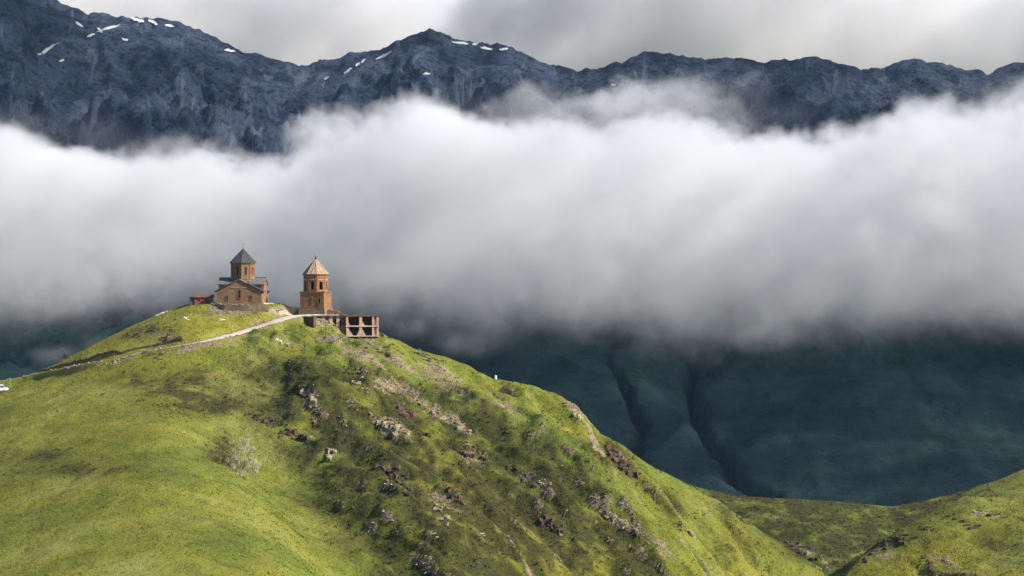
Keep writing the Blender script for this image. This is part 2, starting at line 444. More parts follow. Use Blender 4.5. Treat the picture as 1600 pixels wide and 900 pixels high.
m, t, b = material('mountain_rock', 0.95, 0.1)
pos = t.n('ShaderNodeNewGeometry').outputs['Position']; nor = t.n('ShaderNodeNewGeometry').outputs['Normal']
sx = t.n('ShaderNodeSeparateXYZ', {0: pos})
n1 = t.noise(pos, .006, 5, .65); n2 = t.noise(pos, .03, 6, .7); n3 = t.noise(pos, .13, 5, .7)
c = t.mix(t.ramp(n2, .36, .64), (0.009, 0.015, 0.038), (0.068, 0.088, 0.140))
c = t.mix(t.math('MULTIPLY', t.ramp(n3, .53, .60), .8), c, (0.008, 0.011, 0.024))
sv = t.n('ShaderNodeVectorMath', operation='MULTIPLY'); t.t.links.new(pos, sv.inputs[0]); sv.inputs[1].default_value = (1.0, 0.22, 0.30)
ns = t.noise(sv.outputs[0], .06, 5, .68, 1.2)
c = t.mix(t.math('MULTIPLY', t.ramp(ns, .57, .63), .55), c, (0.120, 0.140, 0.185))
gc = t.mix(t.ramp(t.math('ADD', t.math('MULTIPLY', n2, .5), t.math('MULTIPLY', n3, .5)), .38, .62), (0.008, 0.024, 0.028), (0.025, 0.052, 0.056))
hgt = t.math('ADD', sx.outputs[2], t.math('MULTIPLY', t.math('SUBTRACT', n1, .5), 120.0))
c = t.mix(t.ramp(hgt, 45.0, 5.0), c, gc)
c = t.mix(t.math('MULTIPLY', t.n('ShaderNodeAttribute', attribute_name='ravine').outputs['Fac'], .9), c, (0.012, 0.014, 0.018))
t.t.links.new(c, b.inputs['Base Color'])
bump(t, b, t.math('ADD', t.noise(pos, .09, 6, .75), t.math('MULTIPLY', t.noise(pos, .5, 3, .7), .3)), 1.0, 9.0)
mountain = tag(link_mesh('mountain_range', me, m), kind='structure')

# snow patches lying in the hollows below the crest
m_snow, t, b = material('old_snow', 0.6, 0.3)
b.inputs['Base Color'].default_value = (0.88, 0.90, 0.93, 1)
snow_px = [[(118,36,130,44)],[(150,52,188,40)],[(152,46,160,53)],[(136,60,148,55)],[(54,93,92,69)],[(190,62,200,65)],[(205,30,225,36)],[(232,33,246,40)],[(258,40,272,44)],
           [(350,80,368,82)],[(586,95,614,82)],[(537,117,550,108)],[(556,106,562,99)],[(564,100,571,94)],[(506,126,515,121)],[(706,67,732,71)],[(738,72,748,69)],[(750,76,770,79)],[(780,80,794,77)],[(660,119,672,117)],[(954,134,962,135)],[(92,98,100,95)]]
for k, s in enumerate(snow_px):
    x0, y0, x1, y1 = s[0]
    n = 8; L = math.hypot(x1-x0, y1-y0); nx_, ny_ = -(y1-y0)/L, (x1-x0)/L
    bm = bmesh.new(); rows = []; yc = mat_((x0+x1)/2, (y0+y1)/2).y
    for i in range(n+1):
        f = i/n; hw = (1.7+1.5*mnoise.noise((k*3.1, f*5, 0)))*math.sin(math.pi*min(max(f, .05), .95))**.5 + .3
        off = 1.6*mnoise.noise((k*7.7, f*4, 5)); r = []
        for g in (-1, 0, 1):
            c = mat_(x0+(x1-x0)*f + nx_*(off+g*hw), y0+(y1-y0)*f + ny_*(off+g*hw))
            y_ = min(max(c.y, yc-30), yc+30); x_ = c.x*y_/c.y
            r.append(bm.verts.new((x_, y_, float(mz(x_, y_)) + 1.2)))
        rows.append(r)
    for i in range(n):
        for j in range(2): bm.faces.new((rows[i][j], rows[i][j+1], rows[i+1][j+1], rows[i+1][j]))
    bmesh.ops.solidify(bm, geom=bm.faces[:], thickness=1.0)
    obj('snow_patch', bm, m_snow, mountain, smooth=True)

# ------------------------------------------------------------------ clouds (real volumes)
def cloud_material(name, dens, colr, aniso, rate, attr_name='density'):
    m = bpy.data.materials.new(name); m.use_nodes = True; t = NT(m.node_tree); m.node_tree.nodes.clear()
    a = t.n('ShaderNodeAttribute', attribute_name=attr_name).outputs['Fac']
    v = t.n('ShaderNodeVolumePrincipled', {'Color': (*colr, 1), 'Density': t.math('MULTIPLY', a, dens), 'Anisotropy': aniso})
    v.inputs['Density Attribute'].default_value = ''
    o = t.n('ShaderNodeOutputMaterial'); m.node_tree.links.new(v.outputs[0], o.inputs['Volume'])
    m.cycles.volume_step_rate = rate
    m.cycles.volume_sampling = 'MULTIPLE_IMPORTANCE'
    return m

class GN(NT):
    def noise(s, vec, scale, detail=4.0, rough=0.55, dist=0.0):
        nd = s.n('ShaderNodeTexNoise', {'Vector': vec, 'Scale': scale, 'Detail': detail, 'Roughness': rough, 'Distortion': dist})
        return nd.outputs[0]
    def curve(s, v, pts, lo, hi, vlo, vhi):
        """piecewise curve: pts (x,y) in world units"""
        nd = s.n('ShaderNodeFloatCurve'); c = nd.mapping.curves[0]
        q = [((x-lo)/(hi-lo), (y-vlo)/(vhi-vlo)) for x, y in pts]
        c.points[0].location = q[0]; c.points[1].location = q[-1]
        for p in q[1:-1]: c.points.new(*p)
        nd.mapping.update()
        s.t.links.new(s.ramp(v, lo, hi), nd.inputs['Value'])
        return s.math('MULTIPLY_ADD', nd.outputs[0], vhi-vlo, vlo)

def volume_object(name, mn, mx_, res, build, mat):
    ng = bpy.data.node_groups.new(name + '_nodes', 'GeometryNodeTree')
    ng.interface.new_socket('Geometry', in_out='INPUT', socket_type='NodeSocketGeometry')
    ng.interface.new_socket('Geometry', in_out='OUTPUT', socket_type='NodeSocketGeometry')
    g = GN(ng)
    ng.nodes.new('NodeGroupInput'); out = ng.nodes.new('NodeGroupOutput')
    pos = g.n('GeometryNodeInputPosition').outputs[0]
    d = build(g, pos)
    vc = g.n('GeometryNodeVolumeCube', {'Density': d, 'Background': 0.0, 'Min': mn, 'Max': mx_, 'Resolution X': res[0], 'Resolution Y': res[1], 'Resolution Z': res[2]})
    sm = g.n('GeometryNodeSetMaterial', {'Geometry': vc.outputs[0], 'Material': mat})
    ng.links.new(sm.outputs[0], out.inputs[0])
    bm = bmesh.new(); box(bm, mn[0], mx_[0], mn[1], mx_[1], mn[2], mx_[2])
    o = obj(name, bm, mat)
    md = o.modifiers.new('cloud', 'NODES'); md.node_group = ng
    return tag(o, kind='stuff')

def X_at(px, Yd): return (px-800)/F*Yd
def Z_at(py, Yd): return (450-py)/F*Yd
FY = 1750.0
top_px = [(-500,215),(-100,210),(0,222),(60,250),(130,275),(250,272),(330,258),(420,236),(500,220),(600,200),(660,194),(720,210),(790,205),(840,196),(880,194),(950,192),(1020,186),(1100,204),(1200,216),(1330,220),(1400,202),(1480,196),(1550,184),(1600,176),(1750,176),(2100,190)]
bot_px = [(-500,500),(0,515),(150,490),(250,480),(420,500),(600,505),(720,520),(900,520),(1100,535),(1300,530),(1600,540),(2100,530)]
def build_bank(g, pos):
    s = g.n('ShaderNodeSeparateXYZ', {0: pos}); x, y, z = s.outputs[:3]
    top = g.curve(x, [(X_at(a, FY), Z_at(b, FY)) for a, b in top_px], X_at(-500, FY), X_at(2100, FY), 40, 140)
    bot = g.curve(x, [(X_at(a, 1950), Z_at(b, 1950)) for a, b in bot_px], X_at(-500, 1950), X_at(2100, 1950), -60, 20)
    n1 = g.noise(pos, 1/95, 6, .60)
    sv = g.n('ShaderNodeVectorMath', operation='MULTIPLY'); g.t.links.new(pos, sv.inputs[0]); sv.inputs[1].default_value = (0.6, 1.0, 1.5)
    n2 = g.noise(sv.outputs[0], 1/130, 4, .58)
    e1 = g.math('MULTIPLY', g.math('SUBTRACT', n1, .5), 105.0)
    n3 = g.noise(pos, 1/30, 4, .68)
    e1 = g.math('ADD', e1, g.math('MULTIPLY', g.math('SUBTRACT', n3, .5), 42.0))
    e2 = g.math('ADD', g.math('MULTIPLY', g.math('SUBTRACT', n2, .5), 90.0), g.math('MULTIPLY', g.math('SUBTRACT', n3, .5), 75.0))
    st = g.math('DIVIDE', g.math('ADD', g.math('SUBTRACT', top, z), e1), 7.0, clamp=True)
    sb = g.math('DIVIDE', g.math('ADD', g.math('SUBTRACT', z, bot), e2), 70.0, clamp=True)
    sb = g.math('POWER', sb, 1.3)
    yf = g.math('MULTIPLY_ADD', g.math('SUBTRACT', 95.0, z), 0.8, 1540.0)
    sf = g.math('DIVIDE', g.math('ADD', g.math('SUBTRACT', y, yf), g.math('MULTIPLY', e1, 1.1)), 130.0, clamp=True)
    d = g.math('MULTIPLY', g.math('MULTIPLY', st, sb), sf)
    # torn billows: dense puffs in thin fog, so light still reaches the lower part
    puff = g.ramp(g.math('ADD', g.math('MULTIPLY', n1, .55), g.math('MULTIPLY', n3, .45)), .48, .555)
    body = g.math('MULTIPLY_ADD', puff, g.math('MULTIPLY_ADD', g.ramp(z, 10.0, 90.0), .55, .45), .10)
    d = g.math('MULTIPLY', d, body)
    # small scraps of cloud close behind the hill
    for px, py, yd, rx, rz_, a in ((645,510,1600,13,8,.22),(95,552,1600,13,5,.20),(150,535,1650,12,7,.12),(1160,520,1900,35,14,.25),(720,535,1750,22,9,.25),(835,165,1700,22,22,.10),(740,165,1700,26,12,.05),(1555,165,1700,34,15,.08),(25,215,1700,30,16,.10),(145,225,1700,26,18,.05),(880,150,1720,24,12,.05),(1240,178,1720,30,9,.05),(330,232,1700,26,9,.06),(1485,418,1555,26,10,.12),(1300,400,1555,16,7,.10),(620,430,1560,40,10,.05),(200,430,1560,50,9,.05),(980,470,1570,40,9,.05),(1185,505,1580,20,10,.10)):
        c = (X_at(px, yd), yd, Z_at(py, yd))
        v1 = g.n('ShaderNodeVectorMath', operation='SUBTRACT'); g.t.links.new(pos, v1.inputs[0]); v1.inputs[1].default_value = c
        v2 = g.n('ShaderNodeVectorMath', operation='DIVIDE'); g.t.links.new(v1.outputs[0], v2.inputs[0]); v2.inputs[1].default_value = (rx, 70, rz_)
        ln = g.n('ShaderNodeVectorMath', operation='LENGTH'); g.t.links.new(v2.outputs[0], ln.inputs[0])
        k = g.math('SUBTRACT', g.math('ADD', 1.0, g.math('MULTIPLY', g.math('SUBTRACT', n1, .5), 3.5)), ln.outputs['Value'], clamp=True)
        k = g.math('MULTIPLY', k, g.ramp(n3, .38, .66))
        d = g.math('ADD', d, g.math('MULTIPLY', k, a))
    return d
bank_mat = cloud_material('cloud_bank', 0.026, (0.70, 0.71, 0.74), 0.0, 8.0)
bank = volume_object('cloud_bank', (-720, 1420, -75), (780, 2950, 185), (520, 110, 110), build_bank, bank_mat)
bank['label'] = 'thick white cloud bank lying across the valley in front of the mountains'
bank['category'] = 'cloud'

def build_upper(g, pos):
    s = g.n('ShaderNodeSeparateXYZ', {0: pos}); x, y, z = s.outputs[:3]
    n1 = g.noise(pos, 1/260, 6, .60)
    n3 = g.noise(pos, 1/85, 4, .64)
    back = g.ramp(y, 3330.0, 3620.0)
    lo = g.math('MULTIPLY_ADD', back, -230.0, 455.0)
    hi = g.math('MULTIPLY_ADD', back, -150.0, 610.0)
    e = g.math('ADD', g.math('MULTIPLY', g.math('SUBTRACT', n1, .5), 190.0), g.math('MULTIPLY', g.math('SUBTRACT', n3, .5), 80.0))
    a = g.math('DIVIDE', g.math('SUBTRACT', z, g.math('ADD', lo, g.math('MULTIPLY', e, .5))), 40.0, clamp=True)
    b = g.math('DIVIDE', g.math('ADD', g.math('SUBTRACT', hi, z), e), 50.0, clamp=True)
    edge = g.math('DIVIDE', g.math('ADD', g.math('SUBTRACT', y, 2050.0), g.math('MULTIPLY', e, 1.5)), 200.0, clamp=True)
    puff = g.ramp(g.math('ADD', g.math('MULTIPLY', n1, .6), g.math('MULTIPLY', n3, .4)), .47, .56)
    d = g.math('MULTIPLY', g.math('MULTIPLY', a, b), edge)
    return g.math('MULTIPLY', d, g.math('MULTIPLY_ADD', puff, 1.1, .06))
deck_mat = cloud_material('upper_cloud', 0.012, (0.77, 0.77, 0.79), 0.0, 6.0)
deck = volume_object('upper_cloud', (-1700, 1900, 190), (2100, 4700, 700), (420, 130, 56), build_upper, deck_mat)
deck['label'] = 'grey overcast cloud hanging over and behind the mountain crest'
deck['category'] = 'cloud'
#OBJECTS_BELOW

# thin blue air round the camera, the hill and the mountains
m_haze = bpy.data.materials.new('haze_air'); m_haze.use_nodes = True; m_haze.node_tree.nodes.clear(); t = NT(m_haze.node_tree)
v = t.n('ShaderNodeVolumePrincipled', {'Color': (0.35, 0.62, 1.0, 1), 'Density': 1.1e-5})
v.inputs['Density Attribute'].default_value = ''
o_ = t.n('ShaderNodeOutputMaterial'); m_haze.node_tree.links.new(v.outputs[0], o_.inputs['Volume'])
bm = bmesh.new(); box(bm, -1600, 1600, -400, 3600, -262, 398)
tag(obj('haze', bm, m_haze), kind='stuff')

# ------------------------------------------------------------------ building materials
def stone_material(name, c1, c2, c3, bw=0.9, bh=0.38, mortar=0.55, bump_d=0.05):
    m, t, b = material(name, 0.92, 0.15)
    co = t.n('ShaderNodeTexCoord').outputs['Object']
    s = t.n('ShaderNodeSeparateXYZ', {0: co})
    v = t.n('ShaderNodeCombineXYZ', {0: t.math('ADD', s.outputs[0], s.outputs[1]), 1: s.outputs[2]}).outputs[0]
    br = t.n('ShaderNodeTexBrick', {'Vector': v, 'Color1': (*c1, 1), 'Color2': (*c2, 1), 'Mortar': (*[x*mortar for x in c1], 1), 'Scale': 1.0,
                                    'Mortar Size': 0.03, 'Brick Width': bw, 'Row Height': bh})
    n1 = t.noise(co, 0.55, 4, .65); n2 = t.noise(co, 3.0, 4, .7)
    c = t.mix(t.math('MULTIPLY', t.ramp(n1, .45, .62), .75), br.outputs[0], c3)
    c = t.mix(t.math('MULTIPLY', t.ramp(n2, .48, .66), .75), c, tuple(x*.38 for x in c1))
    t.t.links.new(c, b.inputs['Base Color'])
    bump(t, b, t.math('ADD', n2, t.math('MULTIPLY', br.outputs[1], -.6)), .7, bump_d)
    return m
def plain_material(name, c1, c2, sc=1.5, rough=.9, spec=.2, metal=0.0):
    m, t, b = material(name, rough, spec)
    co = t.n('ShaderNodeTexCoord').outputs['Object']
    n = t.noise(co, sc, 5, .68)
    t.t.links.new(t.mix(t.ramp(n, .34, .66), c1, c2), b.inputs['Base Color'])
    b.inputs['Metallic'].default_value = metal
    bump(t, b, n, .4, .04)
    return m
M = dict(
    church=stone_material('church_sandstone', (0.25, 0.155, 0.088), (0.145, 0.088, 0.052), (0.17, 0.085, 0.048)),
    trim=plain_material('pale_trim_stone', (0.24, 0.175, 0.11), (0.38, 0.30, 0.21)),
    slate=plain_material('dark_slate_roof', (0.018, 0.019, 0.022), (0.055, 0.054, 0.056), 2.5, .7, .3),
    lead=plain_material('weathered_lead_roof', (0.055, 0.050, 0.047), (0.16, 0.145, 0.13), 1.4, .6, .3),
    rust=stone_material('rust_red_stone', (0.29, 0.14, 0.065), (0.17, 0.075, 0.036), (0.13, 0.072, 0.046)),
    cone=plain_material('tan_stone_cone', (0.15, 0.10, 0.06), (0.32, 0.235, 0.15), 1.2),
    dark=plain_material('opening_shade', (0.012, 0.010, 0.009), (0.022, 0.018, 0.016)),  # near-black: the shade inside openings put into the colour
    pink=plain_material('pinkish_plaster', (0.27, 0.165, 0.125), (0.48, 0.35, 0.28), 1.1),
    redwall=stone_material('red_brown_brick', (0.20, 0.075, 0.05), (0.14, 0.05, 0.04), (0.26, 0.13, 0.09), .5, .2),
    rubble=stone_material('rubble_stone', (0.24, 0.17, 0.11), (0.14, 0.10, 0.065), (0.18, 0.12, 0.085), .7, .4, .3, .12),
    darkrubble=stone_material('dark_rubble_stone', (0.11, 0.075, 0.05), (0.075, 0.052, 0.036), (0.13, 0.10, 0.075), .7, .35, .3, .12),
    white=plain_material('white_paint', (0.62, 0.62, 0.60), (0.80, 0.80, 0.78), .8, .35, .5),
    metal=plain_material('grey_metal', (0.30, 0.30, 0.30), (0.42, 0.42, 0.42), 3, .5, .5, .6),
    iron=plain_material('dark_iron', (0.05, 0.045, 0.04), (0.10, 0.09, 0.08), 3, .6, .4, .3),
    glass=plain_material('dark_window_glass', (0.02, 0.025, 0.03), (0.035, 0.04, 0.045), 3, .12, .6),
    tyre=plain_material('black_rubber', (0.015, 0.015, 0.015), (0.03, 0.03, 0.03), 3, .8),
    lamp=plain_material('clear_headlight', (0.6, 0.6, 0.6), (0.75, 0.75, 0.75), 3, .15, .6),
    redroof=plain_material('rusty_red_roof', (0.075, 0.030, 0.022), (0.15, 0.060, 0.042), 1.0),
    wood=plain_material('old_dark_wood', (0.05, 0.035, 0.025), (0.10, 0.07, 0.05), 2.0),
)
def rock_mat(name, c1, c2, c3):
    m, t, b = material(name, .95, .1)
    pos = t.n('ShaderNodeNewGeometry').outputs['Position']
    n1 = t.noise(pos, .9, 5, .7); n2 = t.noise(pos, .3, 3, .6); n3 = t.noise(pos, 3.5, 3, .6)
    c = t.mix(t.ramp(n1, .36, .64), c1, c2)
    c = t.mix(t.math('MULTIPLY', t.ramp(n2, .5, .64), .7), c, c3)
    t.t.links.new(c, b.inputs['Base Color'])
    bump(t, b, t.math('ADD', n1, t.math('MULTIPLY', n3, .4)), .8, .35)
    return m
RM = dict(pale=rock_mat('pale_limestone', (0.17, 0.145, 0.10), (0.34, 0.30, 0.22), (0.16, 0.15, 0.06)),
          dark=rock_mat('dark_basalt', (0.035, 0.026, 0.022), (0.090, 0.066, 0.052), (0.06, 0.06, 0.020)),
          red=rock_mat('dark_red_lava', (0.050, 0.032, 0.023), (0.105, 0.066, 0.045), (0.06, 0.055, 0.020)),
          grey=rock_mat('grey_scree_rock', (0.13, 0.10, 0.075), (0.30, 0.245, 0.18), (0.14, 0.13, 0.05)),
          white=rock_mat('white_stone', (0.52, 0.49, 0.42), (0.72, 0.69, 0.61), (0.5, 0.46, 0.36)))

# ------------------------------------------------------------------ church
def roof_slab(bm, x0, z0, x1, z1, ya, yb, th):
    """slanted slab in the xz plane extruded along y"""
    prism(bm, [(x0, z0), (x1, z1), (x1, z1+th), (x0, z0+th)], 'y', ya, yb)
def cross(bm, z, h, w, r):
    box(bm, -r, r, -r, r, z, z+h); box(bm, -w, -r-.002, -r*.9, r*.9, z+h*.60, z+h*.60+2*r); box(bm, r+.002, w, -r*.9, r*.9, z+h*.60, z+h*.60+2*r)

def slit(parent, x, y, z, w, h, rz=0.0, frame=True):
    """tall round-headed window: slab coloured near-black for its inner shade, in a raised stone surround"""
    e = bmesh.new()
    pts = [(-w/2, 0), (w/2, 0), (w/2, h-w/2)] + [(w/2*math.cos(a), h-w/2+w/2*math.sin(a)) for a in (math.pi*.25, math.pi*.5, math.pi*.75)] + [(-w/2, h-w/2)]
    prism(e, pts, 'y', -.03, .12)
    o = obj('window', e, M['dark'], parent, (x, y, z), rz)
    if frame:
        f = bmesh.new()
        W = w/2+.18
        box(f, -W, -w/2-.002, -.10, .10, -.1, h-w/2); box(f, w/2+.002, W, -.10, .10, -.1, h-w/2); box(f, -W-.05, W+.05, -.14, .10, -.32, -.102)
        outer = [(W*math.cos(math.pi*i/6), h-w/2+.002+W*math.sin(math.pi*i/6)) for i in range(7)]
        inner = [(w/2*math.cos(math.pi*i/6), h-w/2+.002+w/2*math.sin(math.pi*i/6)) for i in range(7)]
        for i in range(6): prism(f, [outer[i], outer[i+1], inner[i+1], inner[i]], 'y', -.10, .10)
        obj('window_frame', f, M['church'], o)
    return o

ch = empty('church', (-81.7, 880.0, -4.95), R(-4))
tag(ch, 'tan stone cross-domed church with dark conical roof and cross on the summit', 'church')
W2 = 6.9
bm = bmesh.new(); prism(bm, [(-W2, -3), (W2, -3), (W2, 3.9), (0, 7.35), (-W2, 3.9)], 'y', -6.2, -2.2); obj('gable_wall', bm, M['church'], ch)
bm = bmesh.new(); prism(bm, [(-W2, -3), (W2, -3), (W2, 3.9), (0, 7.35), (-W2, 3.9)], 'y', 4.2, 7.0); obj('gable_wall', bm, M['church'], ch)
for sgn in (-1, 1):
    bm = bmesh.new(); roof_slab(bm, sgn*(W2+.55), 3.66, sgn*2.45, 6.19, -6.6, -2.3, .36); obj('roof_slope', bm, M['slate'], ch)
    bm = bmesh.new(); roof_slab(bm, sgn*2.44, 6.2, 0, 7.42, -6.5, -2.3, .26); obj('roof_slope', bm, M['lead'], ch)
    bm = bmesh.new(); roof_slab(bm, sgn*(W2+.55), 3.66, 0, 7.46, 4.3, 7.3, .3); obj('roof_slope', bm, M['slate'], ch)
bm = bmesh.new(); prism(bm, [(-2.15, -3), (4.15, -3), (4.15, 6.15), (1.0, 7.75), (-2.15, 6.15)], 'x', -W2+.05, W2-.05); obj('transept_wall', bm, M['church'], ch)
for ya, yb in ((-2.75, 1.0), (4.75, 1.0)):
    bm = bmesh.new(); prism(bm, [(ya, 5.95), (yb, 7.8), (yb, 8.06), (ya, 6.21)], 'x', -W2-.25, W2+.25); obj('transept_roof', bm, M['lead'], ch)
    bm = bmesh.new(); prism(bm, [(ya-.12*(1 if ya < 0 else -1), 5.72), (ya+.2*(1 if ya < 0 else -1), 5.72), (ya+.2*(1 if ya < 0 else -1), 5.945), (ya-.12*(1 if ya < 0 else -1), 5.945)], 'x', -W2-.28, W2+.28); obj('cornice', bm, M['slate'], ch)
bm = bmesh.new(); box(bm, -W2-.28, W2+.28, .85, 1.15, 8.02, 8.2); obj('ridge_cap', bm, M['slate'], ch)
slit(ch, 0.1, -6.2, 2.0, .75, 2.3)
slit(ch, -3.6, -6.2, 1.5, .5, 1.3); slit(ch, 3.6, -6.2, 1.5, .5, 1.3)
bm = bmesh.new(); box(bm, -2.35, 2.35, -6.32, -6.19, 5.02, 5.22); obj('string_course', bm, M['trim'], ch)
bm = bmesh.new(); box(bm, -W2-.15, W2+.15, -6.42, -6.19, -2.9, .45); obj('plinth', bm, M['rubble'], ch)
dr = empty('drum_origin', (0, 1.0, 0)); col.objects.unlink(dr); bpy.data.objects.remove(dr)
ROT = R(2)
def up(bm, y=1.0):
    bmesh.ops.translate(bm, verts=bm.verts, vec=(0, y, 0)); return bm
bm = bmesh.new(); frustum(bm, 8, 3.55, 3.55, 7.0, 12.4, ROT); drum = obj('drum', up(bm), M['church'], ch)
bm = bmesh.new(); frustum(bm, 8, 3.75, 3.75, 7.7, 8.35, ROT); obj('drum_base_band', up(bm), M['church'], drum)
bm = bmesh.new(); frustum(bm, 8, 3.68, 3.95, 12.0, 12.55, ROT); obj('drum_cornice', up(bm), M['rust'], drum)
for k in range(8):
    a = ROT + math.pi/8 + k*math.pi/4; ap = 3.55*math.cos(math.pi/8)
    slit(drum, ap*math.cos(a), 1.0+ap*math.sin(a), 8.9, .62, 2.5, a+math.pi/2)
    va = ROT + k*math.pi/4
    bm = bmesh.new(); bar(bm, (3.57*math.cos(va), 1+3.57*math.sin(va), 8.35), (3.57*math.cos(va), 1+3.57*math.sin(va), 12.0), .13, 6); obj('drum_colonnette', bm, M['church'], drum)
bm = bmesh.new(); frustum(bm, 8, 4.1, 0, 12.55, 16.9, ROT); cone = obj('cone_roof', up(bm), M['slate'], ch)
for k in range(16):
    a = ROT + k*math.pi/8; rr = 4.1 if k % 2 == 0 else 4.1*math.cos(math.pi/8)
    bm = bmesh.new(); bar(bm, (rr*math.cos(a), 1+rr*math.sin(a), 12.6), (0, 1, 16.93), .07); obj('roof_rib', bm, M['slate'], cone)
bm = bmesh.new(); frustum(bm, 8, .28, .12, 16.7, 17.3, 0); obj('finial', up(bm), M['lead'], cone)
bm = bmesh.new(); cross(bm, 17.25, 1.35, .42, .07); obj('cross', up(bm), M['metal'], ch)

# ------------------------------------------------------------------ bell tower
TY = 878.0
tx = (493.5-800)/F*TY; tz = (450-484)/F*TY
bt = empty('bell_tower', (tx, TY, tz), R(-14))
tag(bt, 'rust red stone bell tower with arched belfry and tan conical roof', 'bell tower')
bm = bmesh.new(); box(bm, -3.75, 3.75, -3.75, 3.75, -3, 5.2); base = obj('tower_base', bm, M['rust'], bt)
bm = bmesh.new(); box(bm, -3.95, 3.95, -3.95, 3.95, 5.2, 5.5); obj('base_cornice', bm, M['church'], base)
bm = bmesh.new(); box(bm, -4.1, 4.1, -4.1, 4.1, -3, .5); obj('plinth', bm, M['rubble'], base)
# carved cross panel and doorway on the base
bm = bmesh.new(); box(bm, -.18, .18, -3.85, -3.74, 1.6, 4.3); box(bm, -.9, -.182, -3.84, -3.74, 3.0, 3.36); box(bm, .182, .9, -3.84, -3.74, 3.0, 3.36); obj('carved_cross', bm, M['church'], base)
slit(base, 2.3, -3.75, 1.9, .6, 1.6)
ROT = R(22.5)
nseg = 8; rr = 3.75; rin = 3.15
bm = bmesh.new(); frustum(bm, 8, rr, rr, 5.5, 6.1, ROT); obj('belfry_floor', bm, M['rust'], bt)
bm = bmesh.new(); frustum(bm, 8, rr, rr, 8.62, 10.3, ROT); obj('belfry_upper_wall', bm, M['rust'], bt)
bm = bmesh.new(); frustum(bm, 8, 2.3, 2.3, 6.1, 8.6, ROT); obj('belfry_shade_core', bm, M['dark'], bt)  # solid filler, its near-black colour stands for the shade inside the belfry
for k in range(8):
    a = ROT + k*math.pi/4; a2 = a + math.pi/4
    P = Vector((rr*math.cos(a), rr*math.sin(a), 0)); Q = Vector((rr*math.cos(a2), rr*math.sin(a2), 0))
    Pi = P*(rin/rr); Qi = Q*(rin/rr)
    # pier at the corner
    L = 0.30
    d1 = (Q-P).normalized()*(Q-P).length*L
    aP = ROT + (k-1)*math.pi/4; Pp = Vector((rr*math.cos(aP), rr*math.sin(aP), 0)); d0 = (Pp-P).normalized()*(Pp-P).length*L
    bm = bmesh.new(); poly = [P+d0, P, P+d1, (P+d1)*(rin/rr), Pi, (P+d0)*(rin/rr)]
    prism(bm, [(v.x, v.y) for v in poly], 'z', 6.1, 8.0); obj('belfry_pier', bm, M['rust'], bt)
    # arch head over the opening: stepped segments
    s0 = P+d1; e0 = Q-(Q-P)*L; span = (e0-s0); bm = bmesh.new(); N = 8
    for i in range(N):
        f0, f1 = i/N, (i+1)/N; fm = (f0+f1)/2
        hh = 8.0 + math.sqrt(max(0, .25-(fm-.5)**2))*span.length*.95
        A0 = s0+span*f0; A1 = s0+span*f1
        if hh < 8.6: prism(bm, [(v.x, v.y) for v in (A0, A1, A1*(rin/rr), A0*(rin/rr))], 'z', hh, 8.618)
    for v0, v1 in ((P, s0), (e0, Q)):
        prism(bm, [(v.x, v.y) for v in (v0, v1, v1*(rin/rr), v0*(rin/rr))], 'z', 8.002, 8.618)
    obj('belfry_arch', bm, M['rust'], bt)
    mid = (P+Q)/2; am = math.atan2(mid.y, mid.x)
    bm = bmesh.new(); box(bm, -1.1, 1.1, -.06, .06, 9.0, 9.22); obj('band', bm, M['trim'], bt, (mid.x*1.005, mid.y*1.005, 0), am+math.pi/2)
bm = bmesh.new(); frustum(bm, 8, 3.85, 4.05, 10.3, 10.75, ROT); obj('belfry_cornice', bm, M['redwall'], bt)
bm = bmesh.new(); frustum(bm, 8, 4.05, .25, 10.75, 15.3, ROT); cone = obj('cone_roof', bm, M['cone'], bt)
for k in range(16):
    a = ROT + k*math.pi/8; r0 = 4.05 if k % 2 == 0 else 4.05*math.cos(math.pi/8)
    bm = bmesh.new(); bar(bm, (r0*math.cos(a), r0*math.sin(a), 10.8), (.25*math.cos(a), .25*math.sin(a), 15.3), .10); obj('roof_rib', bm, M['trim'], cone)
bm = bmesh.new(); frustum(bm, 8, .42, .30, 15.2, 15.7, 0); frustum(bm, 8, .30, .02, 15.702, 16.6, 0); obj('finial', bm, M['slate'], cone)

# ------------------------------------------------------------------ open two-storey ruin
UY = 870.0
ux = (541-800)/F*UY; uz = (450-526)/F*UY
ru = empty('ruined_building', (ux, UY, uz), R(3))
tag(ru, 'roofless two-storey ruin of pinkish pillars with open bays on the slope edge', 'ruin')
RW, RD = 9.7, 5.0
for z0, th, nm in ((0.0, .30, 'floor_slab'), (2.95, .38, 'floor_slab'), (6.05, .22, 'top_slab')):
    bm = bmesh.new(); box(bm, -.15, RW+.15, -.35, RD, z0, z0+th); obj(nm, bm, M['pink'] if nm == 'floor_slab' else M['redwall'], ru)
for xa, w in ((0.0, .60), (3.9, .85), (7.75, .60), (9.15, .55)):
    for zb, zt in ((.302, 2.948), (3.332, 6.048)):
        bm = bmesh.new(); box(bm, xa, xa+w, -.2, .5, zb, zt); obj('pillar', bm, M['pink'], ru)
for xa, dx in ((.602, 1.5), (4.752, 1.1)):
    bm = bmesh.new(); prism(bm, [(xa, .302), (xa+dx, .302), (xa, 2.4)], 'y', -.15, .45); obj('buttress', bm, M['pink'], ru)
bm = bmesh.new(); prism(bm, [(3.898, .302), (3.1, .302), (3.898, 2.0)], 'y', -.15, .45); obj('buttress', bm, M['pink'], ru)
for xa, dx in ((4.752, .9), (.602, .5)):
    bm = bmesh.new(); prism(bm, [(xa, 3.332), (xa+dx, 3.332), (xa, 4.6)], 'y', -.15, .4); obj('buttress', bm, M['pink'], ru)
bm = bmesh.new(); box(bm, .1, RW-.1, RD-.6, RD-.2, .302, 2.948); box(bm, .1, RW-.1, RD-.6, RD-.2, 3.332, 6.048); obj('back_wall', bm, M['redwall'], ru)
